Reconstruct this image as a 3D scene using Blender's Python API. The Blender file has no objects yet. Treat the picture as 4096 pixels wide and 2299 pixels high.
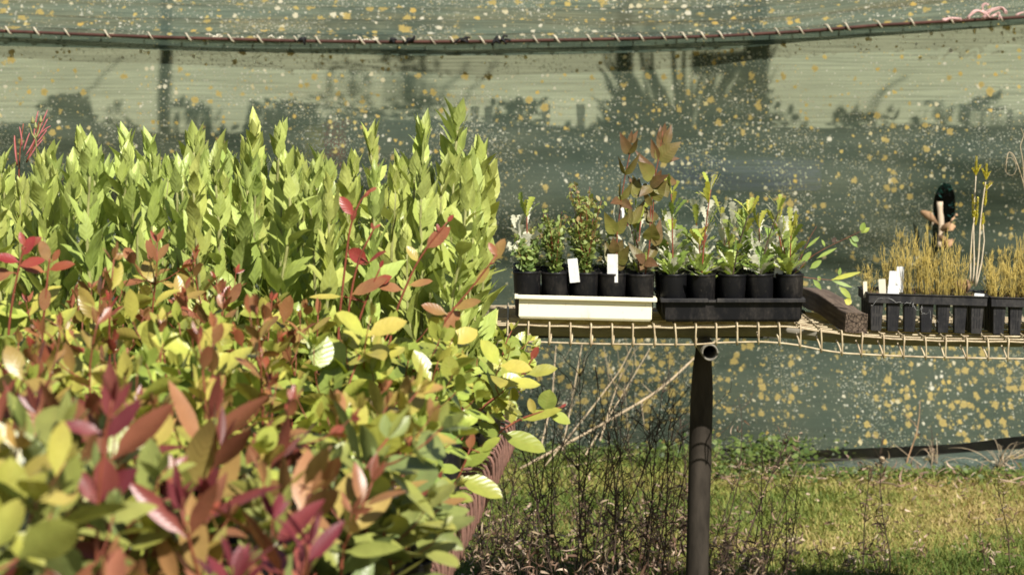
import bpy, bmesh, math, random
import numpy as np
from mathutils import Vector, Matrix, noise

rng = np.random.default_rng(11)
random.seed(11)
C = bpy.context.scene.collection
PI = math.pi
R = math.radians

# ------------------------------------------------------------------ camera geometry
F = 100.0 / 36.0 * 1024
PITCH = 0.0771
CAMZ = 1.40
cp, sp = math.cos(PITCH), math.sin(PITCH)

def P(px, py, Y):
    """world point seen at photo pixel (1024 wide) at distance Y"""
    dx = (px - 512) / F
    dy = (287 - py) / F
    k = Y / (cp + dy * sp)
    return np.array([dx * k, Y, CAMZ + k * (-sp + dy * cp)])

def U(lo, hi):
    return float(rng.uniform(lo, hi))

# ------------------------------------------------------------------ node helpers
def node(nt, kind, props=None, ins=None):
    n = nt.nodes.new('ShaderNode' + kind)
    for k, v in (props or {}).items():
        setattr(n, k, v)
    for k, v in (ins or {}).items():
        s = n.inputs[k]
        if isinstance(v, bpy.types.NodeSocket):
            nt.links.new(v, s)
        elif isinstance(v, bpy.types.Node):
            nt.links.new(v.outputs[0], s)
        else:
            s.default_value = v
    return n

def new_mat(name):
    m = bpy.data.materials.new(name)
    m.use_nodes = True
    nt = m.node_tree
    nt.nodes.clear()
    out = nt.nodes.new('ShaderNodeOutputMaterial')
    return m, nt, out

def ramp(nt, fac, stops, interp='LINEAR'):
    n = nt.nodes.new('ShaderNodeValToRGB')
    cr = n.color_ramp
    cr.interpolation = interp
    while len(cr.elements) < len(stops):
        cr.elements.new(0.5)
    for e, (p, c) in zip(cr.elements, stops):
        e.position = p
        e.color = (*c, 1) if len(c) == 3 else c
    nt.links.new(fac, n.inputs[0])
    return n

def math_n(nt, op, a, b=None, c=None):
    ins = {0: a}
    if b is not None: ins[1] = b
    if c is not None: ins[2] = c
    return node(nt, 'Math', {'operation': op}, ins).outputs[0]

def mixc(nt, fac, a, b, blend='MIX'):
    n = node(nt, 'MixRGB', {'blend_type': blend}, {0: fac, 1: a, 2: b})
    return n.outputs[0]

def simple(name, col, rough=0.7, var=0.25, scale=30, spec=0.3, bump=0.15, metal=0.0, stretch=(1, 1, 1), dark=None):
    m, nt, out = new_mat(name)
    tc = node(nt, 'TexCoord')
    mp = node(nt, 'Mapping', None, {0: tc.outputs['Object'], 'Scale': stretch})
    nz = node(nt, 'TexNoise', None, {'Vector': mp.outputs[0], 'Scale': scale, 'Detail': 8.0, 'Roughness': 0.65})
    d = dark if dark else tuple(c * (1 - var) for c in col)
    l = tuple(min(1, c * (1 + var)) for c in col)
    cr = ramp(nt, nz.outputs[0], [(0.3, d), (0.7, l)])
    bp = node(nt, 'Bump', None, {'Strength': bump, 'Distance': 0.004, 'Height': nz.outputs[0]})
    pr = node(nt, 'BsdfPrincipled', None, {'Base Color': cr.outputs[0], 'Roughness': rough, 'Metallic': metal,
                                           'Specular IOR Level': spec, 'Normal': bp.outputs[0]})
    nt.links.new(pr.outputs[0], out.inputs[0])
    return m

def leaf_mat(name, stops, trans=0.38, rough=0.42, spec=0.4, vein=0.5, nveins=9.0, back=None, vein_col=None, blotch=0.25):
    m, nt, out = new_mat(name)
    at = node(nt, 'Attribute', {'attribute_name': 'lc'})
    sep = node(nt, 'SeparateColor', None, {0: at.outputs['Color']})
    cr = ramp(nt, sep.outputs[0], stops)
    oi = node(nt, 'ObjectInfo')
    tc = node(nt, 'TexCoord')
    nz = node(nt, 'TexNoise', None, {'Vector': tc.outputs['Object'], 'Scale': 70.0, 'Detail': 4.0})
    val = math_n(nt, 'ADD', math_n(nt, 'MULTIPLY', sep.outputs[1], 0.5), 0.74)
    val = math_n(nt, 'ADD', val, math_n(nt, 'MULTIPLY', math_n(nt, 'SUBTRACT', nz.outputs[0], 0.5), blotch * 2))
    hue = math_n(nt, 'ADD', math_n(nt, 'MULTIPLY', oi.outputs['Random'], 0.03), 0.485)
    hsv = node(nt, 'HueSaturation', None, {'Hue': hue, 'Saturation': 1.0, 'Value': val, 'Color': cr.outputs[0]})
    col = hsv.outputs[0]
    # veins from the leaf's own uv
    uv = node(nt, 'UVMap', {'uv_map': 'UVMap'})
    sx = node(nt, 'SeparateXYZ', None, {0: uv.outputs[0]})
    au = math_n(nt, 'ABSOLUTE', math_n(nt, 'SUBTRACT', sx.outputs[0], 0.5))
    mid = math_n(nt, 'LESS_THAN', au, 0.035)
    ph = math_n(nt, 'SUBTRACT', math_n(nt, 'MULTIPLY', sx.outputs[1], nveins), math_n(nt, 'ADD', math_n(nt, 'MULTIPLY', au, 3.2), math_n(nt, 'MULTIPLY', nz.outputs[0], 1.1)))
    fr = math_n(nt, 'ABSOLUTE', math_n(nt, 'SUBTRACT', math_n(nt, 'FRACT', ph), 0.5))
    side = math_n(nt, 'LESS_THAN', fr, 0.07)
    vm = math_n(nt, 'MAXIMUM', mid, math_n(nt, 'MULTIPLY', side, 0.55))
    vc = vein_col or tuple(min(1, c * 1.5 + 0.03) for c in stops[0][1])
    col = mixc(nt, math_n(nt, 'MULTIPLY', vm, vein * 0.55), col, (*vc, 1))
    if back:
        geo = node(nt, 'NewGeometry')
        col = mixc(nt, geo.outputs['Backfacing'], col, (*back, 1))
    hgt = math_n(nt, 'ADD', math_n(nt, 'MULTIPLY', fr, 2.0), math_n(nt, 'MULTIPLY', nz.outputs[0], 0.8))
    bp = node(nt, 'Bump', None, {'Strength': 0.35 * vein + 0.05, 'Distance': 0.002, 'Height': hgt})
    pr = node(nt, 'BsdfPrincipled', None, {'Base Color': col, 'Roughness': rough, 'Specular IOR Level': spec, 'Normal': bp.outputs[0]})
    hs2 = node(nt, 'HueSaturation', None, {'Hue': 0.5, 'Saturation': 1.12, 'Value': 1.15, 'Color': col})
    tr = node(nt, 'BsdfTranslucent', None, {'Color': hs2.outputs[0]})
    mx = node(nt, 'MixShader', None, {0: trans, 1: pr.outputs[0], 2: tr.outputs[0]})
    nt.links.new(mx.outputs[0], out.inputs[0])
    return m

# ------------------------------------------------------------------ materials
M = {}
M['lime'] = leaf_mat('lime_leaf', [(0, (0.235, 0.305, 0.060)), (0.5, (0.355, 0.415, 0.098)), (1, (0.46, 0.51, 0.160))], trans=0.17, rough=0.42, spec=0.45, vein=0.32, nveins=6.0,
                     vein_col=(0.44, 0.54, 0.22))
M['euc'] = leaf_mat('gum_leaf', [(0, (0.145, 0.21, 0.045)), (0.3, (0.325, 0.365, 0.066)), (0.55, (0.385, 0.335, 0.072)), (0.76, (0.28, 0.145, 0.058)),
                                 (1, (0.27, 0.055, 0.034))], trans=0.17, rough=0.34, spec=0.5, vein=0.16, nveins=7, vein_col=(0.36, 0.22, 0.08))
M['narrow'] = leaf_mat('narrow_gum_leaf', [(0, (0.16, 0.20, 0.07)), (0.28, (0.32, 0.32, 0.07)), (0.5, (0.34, 0.20, 0.075)), (0.75, (0.23, 0.072, 0.048)),
                                           (1, (0.145, 0.027, 0.027))], trans=0.16, rough=0.36, spec=0.5, vein=0.08, nveins=12, vein_col=(0.42, 0.2, 0.12))
M['greygum'] = leaf_mat('brown_gum_leaf', [(0, (0.19, 0.19, 0.042)), (0.5, (0.145, 0.112, 0.036)), (1, (0.13, 0.055, 0.032))], trans=0.22, rough=0.45, spec=0.35, vein=0.3,
                        vein_col=(0.3, 0.16, 0.06))
M['shrub'] = leaf_mat('small_shrub_leaf', [(0, (0.14, 0.21, 0.055)), (0.6, (0.30, 0.35, 0.10)), (1, (0.40, 0.22, 0.11))], trans=0.3, rough=0.45, vein=0.15)
M['banksia'] = leaf_mat('saw_leaf', [(0, (0.18, 0.26, 0.06)), (0.6, (0.32, 0.39, 0.08)), (1, (0.48, 0.44, 0.06))], trans=0.3, rough=0.4, spec=0.4, vein=0.5,
                        back=(0.62, 0.61, 0.46))
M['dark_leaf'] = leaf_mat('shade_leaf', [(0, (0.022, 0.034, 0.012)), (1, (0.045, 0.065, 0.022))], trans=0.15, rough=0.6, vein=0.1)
M['weed_leaf'] = leaf_mat('clover_leaf', [(0, (0.05, 0.09, 0.02)), (1, (0.15, 0.20, 0.045))], trans=0.3, rough=0.5, vein=0.1)
M['dry_leaf'] = leaf_mat('dry_leaf', [(0, (0.10, 0.06, 0.035)), (0.5, (0.26, 0.18, 0.12)), (1, (0.50, 0.40, 0.29))], trans=0.1, rough=0.8, spec=0.1, vein=0.1)
M['grass'] = leaf_mat('grass_blade', [(0, (0.11, 0.155, 0.035)), (0.4, (0.24, 0.26, 0.065)), (0.7, (0.38, 0.31, 0.11)), (1, (0.46, 0.35, 0.17))], trans=0.3, rough=0.6, spec=0.15, vein=0.0)
M['rush'] = simple('rush_stem', (0.43, 0.31, 0.075), 0.6, 0.55, 28, dark=(0.20, 0.17, 0.05))
M['cone_tip'] = simple('yellow_tip', (0.50, 0.44, 0.035), 0.6, 0.3, 60)
M['red_stem'] = simple('red_stem', (0.20, 0.055, 0.03), 0.5, 0.4, 60)
M['green_stem'] = simple('green_stem', (0.24, 0.24, 0.09), 0.55, 0.4, 30)
M['pale_stem'] = simple('pale_stem', (0.50, 0.42, 0.30), 0.7, 0.3, 60)
M['dead_stem'] = simple('dead_stem', (0.062, 0.040, 0.028), 0.85, 0.6, 50)
M['cane'] = simple('dry_cane', (0.40, 0.31, 0.20), 0.75, 0.35, 40)
M['pink'] = simple('pink_twine', (0.58, 0.36, 0.34), 0.7, 0.2, 80)
M['pod'] = simple('pink_pod', (0.38, 0.12, 0.12), 0.6, 0.3, 60)
M['plastic_black'] = simple('black_plastic', (0.007, 0.007, 0.008), 0.42, 0.5, 25, spec=0.4, bump=0.05)
M['plastic_dusty'] = simple('dusty_black_plastic', (0.019, 0.019, 0.021), 0.55, 0.6, 22, spec=0.35, bump=0.08)
M['plastic_cream'] = simple('cream_plastic', (0.78, 0.71, 0.47), 0.45, 0.06, 9, spec=0.35, bump=0.02)
M['tag_white'] = simple('white_tag', (0.78, 0.78, 0.76), 0.5, 0.04, 20, bump=0.02)
M['tag_cream'] = simple('yellowed_tag', (0.66, 0.61, 0.48), 0.5, 0.1, 20, bump=0.02)
M['cream_wire'] = simple('coated_wire', (0.47, 0.40, 0.26), 0.5, 0.22, 38, spec=0.4, bump=0.1, dark=(0.27, 0.19, 0.11))
M['rust'] = simple('rust', (0.155, 0.080, 0.060), 0.75, 0.45, 35, spec=0.3, bump=0.4)
M['rust_red'] = simple('red_rust', (0.062, 0.024, 0.017), 0.75, 0.4, 20, bump=0.3)
M['pipe'] = simple('galvanised_pipe', (0.17, 0.155, 0.125), 0.55, 0.25, 14, spec=0.35, bump=0.08)
M['post_steel'] = simple('weathered_post', (0.040, 0.033, 0.026), 0.75, 0.6, 18, spec=0.1, bump=0.1, stretch=(1, 1, 0.3))
M['soil'] = simple('potting_soil', (0.035, 0.024, 0.016), 0.95, 0.6, 120, spec=0.1, bump=0.8)
M['moss'] = simple('mossy_soil', (0.10, 0.09, 0.035), 0.95, 0.7, 45, spec=0.1, bump=0.9, dark=(0.025, 0.018, 0.01))
M['perlite'] = simple('perlite', (0.62, 0.58, 0.50), 0.8, 0.25, 90)
M['bark_bit'] = simple('bark_bit', (0.14, 0.08, 0.05), 0.8, 0.4, 90)
M['brown_clod'] = simple('brown_clod', (0.20, 0.12, 0.07), 0.95, 0.5, 50, bump=0.9)
M['twine'] = simple('cream_twine', (0.50, 0.44, 0.33), 0.8, 0.25, 60)
M['teal_fray'] = simple('teal_fray', (0.02, 0.10, 0.085), 0.7, 0.4, 40)
M['peel_bark'] = simple('peeling_bark', (0.33, 0.20, 0.11), 0.8, 0.6, 45, bump=0.5, stretch=(1, 1, 0.3))
M['stake'] = simple('stake_wood', (0.56, 0.44, 0.32), 0.8, 0.25, 20, bump=0.4, stretch=(3, 3, 0.3))
M['black_fray'] = simple('black_thread', (0.01, 0.01, 0.012), 0.7, 0.3, 40)
M['pale_wall'] = simple('pale_sheet', (0.50, 0.50, 0.36), 0.8, 0.10, 2.0, bump=0.05)
M['dark_wood'] = simple('dark_wood', (0.035, 0.033, 0.026), 0.85, 0.4, 12, bump=0.3, stretch=(1, 1, 0.2))
M['crate_red'] = simple('red_crate', (0.50, 0.05, 0.05), 0.5, 0.15, 10)
M['crate_yellow'] = simple('yellow_crate', (0.52, 0.40, 0.05), 0.5, 0.15, 10)
M['crate_blue'] = simple('violet_crate', (0.13, 0.13, 0.34), 0.5, 0.15, 10)
M['shade_floor'] = simple('shade_floor_dark', (0.03, 0.026, 0.02), 0.95, 0.5, 8, bump=0.6)  # dark tone stands for the shade under the wall hem

def dirty(name, col, dust, rough=0.45, amount=0.62, scale=16.0):
    m, nt, out = new_mat(name)
    tc = node(nt, 'TexCoord')
    mp = node(nt, 'Mapping', None, {0: tc.outputs['Object'], 'Scale': (1, 1, .45)})
    oi = node(nt, 'ObjectInfo')
    ad = node(nt, 'VectorMath', {'operation': 'ADD'}, {0: mp.outputs[0], 1: oi.outputs['Location']})
    a = node(nt, 'TexNoise', None, {'Vector': ad.outputs[0], 'Scale': scale, 'Detail': 7.0, 'Roughness': 0.7})
    b = node(nt, 'TexNoise', None, {'Vector': ad.outputs[0], 'Scale': scale * 16, 'Detail': 4.0})
    f = math_n(nt, 'MULTIPLY', ramp(nt, a.outputs[0], [(amount - .14, (0, 0, 0)), (amount + .12, (1, 1, 1))]).outputs[0], math_n(nt, 'ADD', math_n(nt, 'MULTIPLY', b.outputs[0], 1.2), .1))
    sp = ramp(nt, b.outputs[0], [(.66, (0, 0, 0)), (.72, (1, 1, 1))]).outputs[0]
    f = math_n(nt, 'MINIMUM', math_n(nt, 'ADD', f, math_n(nt, 'MULTIPLY', sp, .5)), 1.0)
    c = mixc(nt, f, (*col, 1), (*dust, 1))
    rg = math_n(nt, 'ADD', math_n(nt, 'MULTIPLY', f, .35), rough)
    bp = node(nt, 'Bump', None, {'Strength': .08, 'Distance': .003, 'Height': a.outputs[0]})
    pr = node(nt, 'BsdfPrincipled', None, {'Base Color': c, 'Roughness': rg, 'Specular IOR Level': .16, 'Normal': bp.outputs[0]})
    nt.links.new(pr.outputs[0], out.inputs[0])
    return m
M['plastic_black'] = dirty('black_plastic', (0.007, 0.007, 0.008), (0.050, 0.043, 0.036), .42)
M['plastic_dusty'] = dirty('dusty_black_plastic', (0.016, 0.016, 0.018), (0.065, 0.060, 0.055), .5, .56)
M['plastic_cream'] = dirty('cream_plastic', (0.80, 0.745, 0.55), (0.55, 0.47, 0.30), .45, .64, 9.0)
M['tag_white'] = dirty('white_tag', (0.74, 0.74, 0.72), (0.45, 0.42, 0.36), .5, .62, 40.0)

def wood_mat(name, c_dark, c_light, axis, crack=0.0, rough=0.85, scale=1.0):
    m, nt, out = new_mat(name)
    tc = node(nt, 'TexCoord')
    st = [60, 60, 60]; st[axis] = 3.0
    mp = node(nt, 'Mapping', None, {0: tc.outputs['Object'], 'Scale': tuple(s * scale for s in st)})
    nz = node(nt, 'TexNoise', None, {'Vector': mp.outputs[0], 'Scale': 2.2, 'Detail': 9.0, 'Roughness': 0.7})
    nz2 = node(nt, 'TexNoise', None, {'Vector': tc.outputs['Object'], 'Scale': 14.0, 'Detail': 5.0})
    cr = ramp(nt, nz.outputs[0], [(0.32, c_dark), (0.5, tuple((a + b) / 2 for a, b in zip(c_dark, c_light))), (0.68, c_light)])
    col = mixc(nt, math_n(nt, 'MULTIPLY', nz2.outputs[0], 0.6), cr.outputs[0], (*c_dark, 1))
    hgt = nz.outputs[0]
    if crack:
        vo = node(nt, 'TexVoronoi', {'feature': 'DISTANCE_TO_EDGE'}, {'Vector': tc.outputs['Object'], 'Scale': 110.0})
        ln = math_n(nt, 'LESS_THAN', vo.outputs[0], 0.07)
        col = mixc(nt, math_n(nt, 'MULTIPLY', ln, crack), col, (0.008, 0.005, 0.004, 1))
        hgt = math_n(nt, 'SUBTRACT', hgt, ln)
    bp = node(nt, 'Bump', None, {'Strength': 0.6, 'Distance': 0.004, 'Height': hgt})
    pr = node(nt, 'BsdfPrincipled', None, {'Base Color': col, 'Roughness': rough, 'Specular IOR Level': 0.2, 'Normal': bp.outputs[0]})
    nt.links.new(pr.outputs[0], out.inputs[0])
    return m

M['grey_board'] = wood_mat('weathered_board', (0.03, 0.03, 0.03), (0.20, 0.19, 0.175), 1)
M['block_side'] = wood_mat('old_sawn_block', (0.050, 0.036, 0.027), (0.235, 0.175, 0.13), 1)
M['block_end'] = wood_mat('cracked_end_grain', (0.060, 0.043, 0.031), (0.19, 0.14, 0.10), 1, crack=0.85)

def cloth_mat(name, open_frac, base=((0.056, 0.088, 0.062), (0.150, 0.172, 0.112)), teal=0.0, spots=1.0, band=0.0, hole=None, sz=1.5):
    m, nt, out = new_mat(name)
    uv = node(nt, 'UVMap', {'uv_map': 'UVMap'})
    v = uv.outputs[0]
    sx = node(nt, 'SeparateXYZ', None, {0: v})
    big = node(nt, 'TexNoise', None, {'Vector': v, 'Scale': 1.7, 'Detail': 6.0, 'Roughness': 0.65})
    fine = node(nt, 'TexNoise', None, {'Vector': v, 'Scale': 190.0, 'Detail': 3.0, 'Roughness': 0.8})
    mpw = node(nt, 'Mapping', None, {0: v, 'Scale': (3.0, 150.0, 1.0)})
    weave = node(nt, 'TexNoise', None, {'Vector': mpw.outputs[0], 'Scale': 1.0, 'Detail': 3.0})
    mpb = node(nt, 'Mapping', None, {0: v, 'Scale': (0.45, 9.0, 1.0)})
    bands = node(nt, 'TexNoise', None, {'Vector': mpb.outputs[0], 'Scale': 1.0, 'Detail': 4.0, 'Roughness': 0.6})
    c = ramp(nt, big.outputs[0], [(0.32, base[0]), (0.7, base[1])]).outputs[0]
    bf = ramp(nt, bands.outputs[0], [(0.38, (0, 0, 0)), (0.62, (1, 1, 1))]).outputs[0]
    c = mixc(nt, math_n(nt, 'MULTIPLY', bf, 0.5 + band * 0.4), c, (0.070, 0.115, 0.095, 1) if band else (0.062, 0.092, 0.068, 1))
    c = mixc(nt, 0.5, c, ramp(nt, weave.outputs[0], [(0.35, (0.45, 0.45, 0.45)), (0.65, (1.15, 1.15, 1.15))]).outputs[0], 'MULTIPLY')
    c = mixc(nt, 0.6, c, ramp(nt, fine.outputs[0], [(0.3, (0.4, 0.4, 0.4)), (0.7, (1.4, 1.4, 1.4))]).outputs[0], 'MULTIPLY')
    if teal:
        c = mixc(nt, teal, c, (0.035, 0.085, 0.075, 1))
    # lichen crusts: three sizes
    def spot(scale, cover, rmin, rmax, dens_scale, dens_lo, dens_hi, dens_off, extra=None, seed=0.0, wob=0.7):
        off = node(nt, 'Mapping', None, {0: v, 'Location': (seed, seed * 1.7, 0)})
        wn = node(nt, 'TexNoise', None, {'Vector': off.outputs[0], 'Scale': scale * 3.2, 'Detail': 6.0, 'Roughness': 0.75})
        wv = node(nt, 'VectorMath', {'operation': 'SCALE'}, {0: node(nt, 'VectorMath', {'operation': 'SUBTRACT'}, {0: wn.outputs['Color'], 1: (0.5, 0.5, 0.5)}).outputs[0], 'Scale': wob / scale * 2.0})
        pv = node(nt, 'VectorMath', {'operation': 'ADD'}, {0: off.outputs[0], 1: wv.outputs[0]})
        vo = node(nt, 'TexVoronoi', {'voronoi_dimensions': '2D', 'feature': 'F1'}, {'Vector': pv.outputs[0], 'Scale': scale})
        rs = node(nt, 'SeparateColor', None, {0: vo.outputs['Color']})
        dn = node(nt, 'TexNoise', None, {'Vector': off.outputs[0], 'Scale': dens_scale, 'Detail': 4.0, 'Roughness': 0.65})
        d = ramp(nt, dn.outputs[0], [(dens_lo, (0, 0, 0)), (dens_hi, (1, 1, 1))]).outputs[0]
        if extra is not None:
            d = math_n(nt, 'MULTIPLY', d, extra)
        pres = math_n(nt, 'LESS_THAN', rs.outputs[0], math_n(nt, 'MULTIPLY', math_n(nt, 'ADD', d, dens_off), cover))
        rad = math_n(nt, 'ADD', math_n(nt, 'MULTIPLY', math_n(nt, 'POWER', rs.outputs[1], 2.0), rmax - rmin), rmin)
        m_ = math_n(nt, 'LESS_THAN', vo.outputs['Distance'], rad)
        return math_n(nt, 'MULTIPLY', pres, m_), rs.outputs[2], vo.outputs['Distance']
    low = ramp(nt, sx.outputs[1], [(0.0, (1, 1, 1)), (0.30, (1, 1, 1)), (0.44, (0.0, 0.0, 0.0)), (1.0, (0.02, 0.02, 0.02))]).outputs[0]
    low_off = ramp(nt, sx.outputs[1], [(0.05, (0.1, 0.1, 0.1)), (0.13, (1, 1, 1)), (1.0, (1, 1, 1))]).outputs[0]
    low = math_n(nt, 'MULTIPLY', low, low_off)
    s1, c1, d1 = spot(31 * sz, 0.52 * spots, 0.10, 0.40, 2.2, 0.46, 0.70, 0.12, None, 0.0, 0.5)
    s2, c2, d2 = spot(70 * sz, 0.40 * spots, 0.12, 0.42, 2.8, 0.47, 0.68, 0.07, None, 5.3)
    s3, c3, d3 = spot(23 * sz, 1.25 * spots, 0.12, 0.50, 1.6, 0.44, 0.60, 0.07, low, 9.1, 0.75)
    s4, c4, d4 = spot(115 * sz, 0.62 * spots, 0.15, 0.48, 3.4, 0.46, 0.66, 0.08, None, 2.9)
    yel = ramp(nt, c1, [(0.0, (0.46, 0.31, 0.07)), (0.45, (0.42, 0.33, 0.10)), (0.62, (0.50, 0.44, 0.27)), (1, (0.56, 0.53, 0.42))]).outputs[0]
    whi = ramp(nt, c2, [(0.0, (0.54, 0.52, 0.42)), (0.55, (0.42, 0.41, 0.32)), (0.8, (0.40, 0.30, 0.10)), (1, (0.45, 0.34, 0.10))]).outputs[0]
    gol = mixc(nt, math_n(nt, 'MULTIPLY', d3, 1.1), (0.28, 0.22, 0.07, 1), (0.44, 0.32, 0.095, 1))
    tin = ramp(nt, c4, [(0.0, (0.40, 0.39, 0.30)), (0.6, (0.34, 0.34, 0.27)), (1, (0.36, 0.28, 0.10))]).outputs[0]
    fade = math_n(nt, 'ADD', math_n(nt, 'MULTIPLY', fine.outputs[0], 0.9), 0.25)
    mul = lambda a, k: math_n(nt, 'MINIMUM', math_n(nt, 'MULTIPLY', a, math_n(nt, 'MULTIPLY', fade, k)), 1.0)
    c = mixc(nt, mul(s4, .9), c, tin)
    c = mixc(nt, mul(s2, 1.0), c, whi)
    c = mixc(nt, mul(s1, 1.1), c, yel)
    c = mixc(nt, mul(s3, 1.25), c, gol)
    anys = math_n(nt, 'MAXIMUM', math_n(nt, 'MAXIMUM', s1, s2), math_n(nt, 'MAXIMUM', s3, s4))
    bp = node(nt, 'Bump', None, {'Strength': 0.25, 'Distance': 0.003, 'Height': math_n(nt, 'ADD', anys, weave.outputs[0])})
    df = node(nt, 'BsdfPrincipled', None, {'Base Color': c, 'Roughness': 0.7, 'Specular IOR Level': 0.2, 'Normal': bp.outputs[0]})
    tl = node(nt, 'BsdfTranslucent', None, {'Color': c})
    sh = node(nt, 'MixShader', None, {0: 0.2, 1: df.outputs[0], 2: tl.outputs[0]})
    tp = node(nt, 'BsdfRefraction', None, {'Color': (0.95, 1.0, 0.90, 1), 'Roughness': 0.24, 'IOR': 1.10})
    tp0 = node(nt, 'BsdfTransparent', None, {0: (1, 1, 1, 1)})
    wv2 = math_n(nt, 'ADD', math_n(nt, 'MULTIPLY', math_n(nt, 'SUBTRACT', weave.outputs[0], 0.5), 0.45), open_frac)
    op = math_n(nt, 'MULTIPLY', wv2, math_n(nt, 'SUBTRACT', 1.0, anys))
    if hole:
        hx, hz, rx, rz = hole
        ex = math_n(nt, 'DIVIDE', math_n(nt, 'SUBTRACT', sx.outputs[0], hx), rx)
        ez = math_n(nt, 'DIVIDE', math_n(nt, 'SUBTRACT', sx.outputs[1], hz), rz)
        rr = math_n(nt, 'ADD', math_n(nt, 'MULTIPLY', ex, ex), math_n(nt, 'MULTIPLY', ez, ez))
        hm = math_n(nt, 'LESS_THAN', math_n(nt, 'ADD', rr, math_n(nt, 'MULTIPLY', math_n(nt, 'SUBTRACT', fine.outputs[0], 0.5), 0.5)), 1.0)
    mx = node(nt, 'MixShader', None, {0: op, 1: sh.outputs[0], 2: tp.outputs[0]})
    if hole:
        mx = node(nt, 'MixShader', None, {0: hm, 1: mx.outputs[0], 2: tp0.outputs[0]})
    nt.links.new(mx.outputs[0], out.inputs[0])
    return m

hc = P(942, 206, 10.4)
M['cloth'] = cloth_mat('green_shade_cloth', 0.33, hole=(hc[0] + .004, hc[2], 0.041, 0.088))
M['cloth_roof'] = cloth_mat('roof_shade_cloth', 0.10, base=((0.050, 0.066, 0.044), (0.125, 0.110, 0.055)), band=0.35, spots=1.35, sz=.95)
M['cloth_hem'] = cloth_mat('doubled_hem_cloth', 0.14, base=((0.035, 0.058, 0.042), (0.060, 0.085, 0.062)), spots=0.12)
M['cloth_roll'] = cloth_mat('rolled_cloth', 0.0, base=((0.045, 0.085, 0.075), (0.16, 0.17, 0.13)), spots=0.8)

def ground_mat():
    m, nt, out = new_mat('lawn_soil')
    tc = node(nt, 'TexCoord')
    n1 = node(nt, 'TexNoise', None, {'Vector': tc.outputs['Object'], 'Scale': 1.6, 'Detail': 6.0})
    n2 = node(nt, 'TexNoise', None, {'Vector': tc.outputs['Object'], 'Scale': 45.0, 'Detail': 6.0})
    c = ramp(nt, n1.outputs[0], [(0.35, (0.13, 0.16, 0.03)), (0.55, (0.26, 0.22, 0.07)), (0.7, (0.33, 0.24, 0.10))]).outputs[0]
    c = mixc(nt, 0.7, c, ramp(nt, n2.outputs[0], [(0.3, (0.35, 0.33, 0.3)), (0.7, (1.2, 1.2, 1.2))]).outputs[0], 'MULTIPLY')
    bp = node(nt, 'Bump', None, {'Strength': 0.6, 'Distance': 0.02, 'Height': n2.outputs[0]})
    pr = node(nt, 'BsdfPrincipled', None, {'Base Color': c, 'Roughness': 0.95, 'Specular IOR Level': 0.1, 'Normal': bp.outputs[0]})
    nt.links.new(pr.outputs[0], out.inputs[0])
    return m
M['ground'] = ground_mat()

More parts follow.
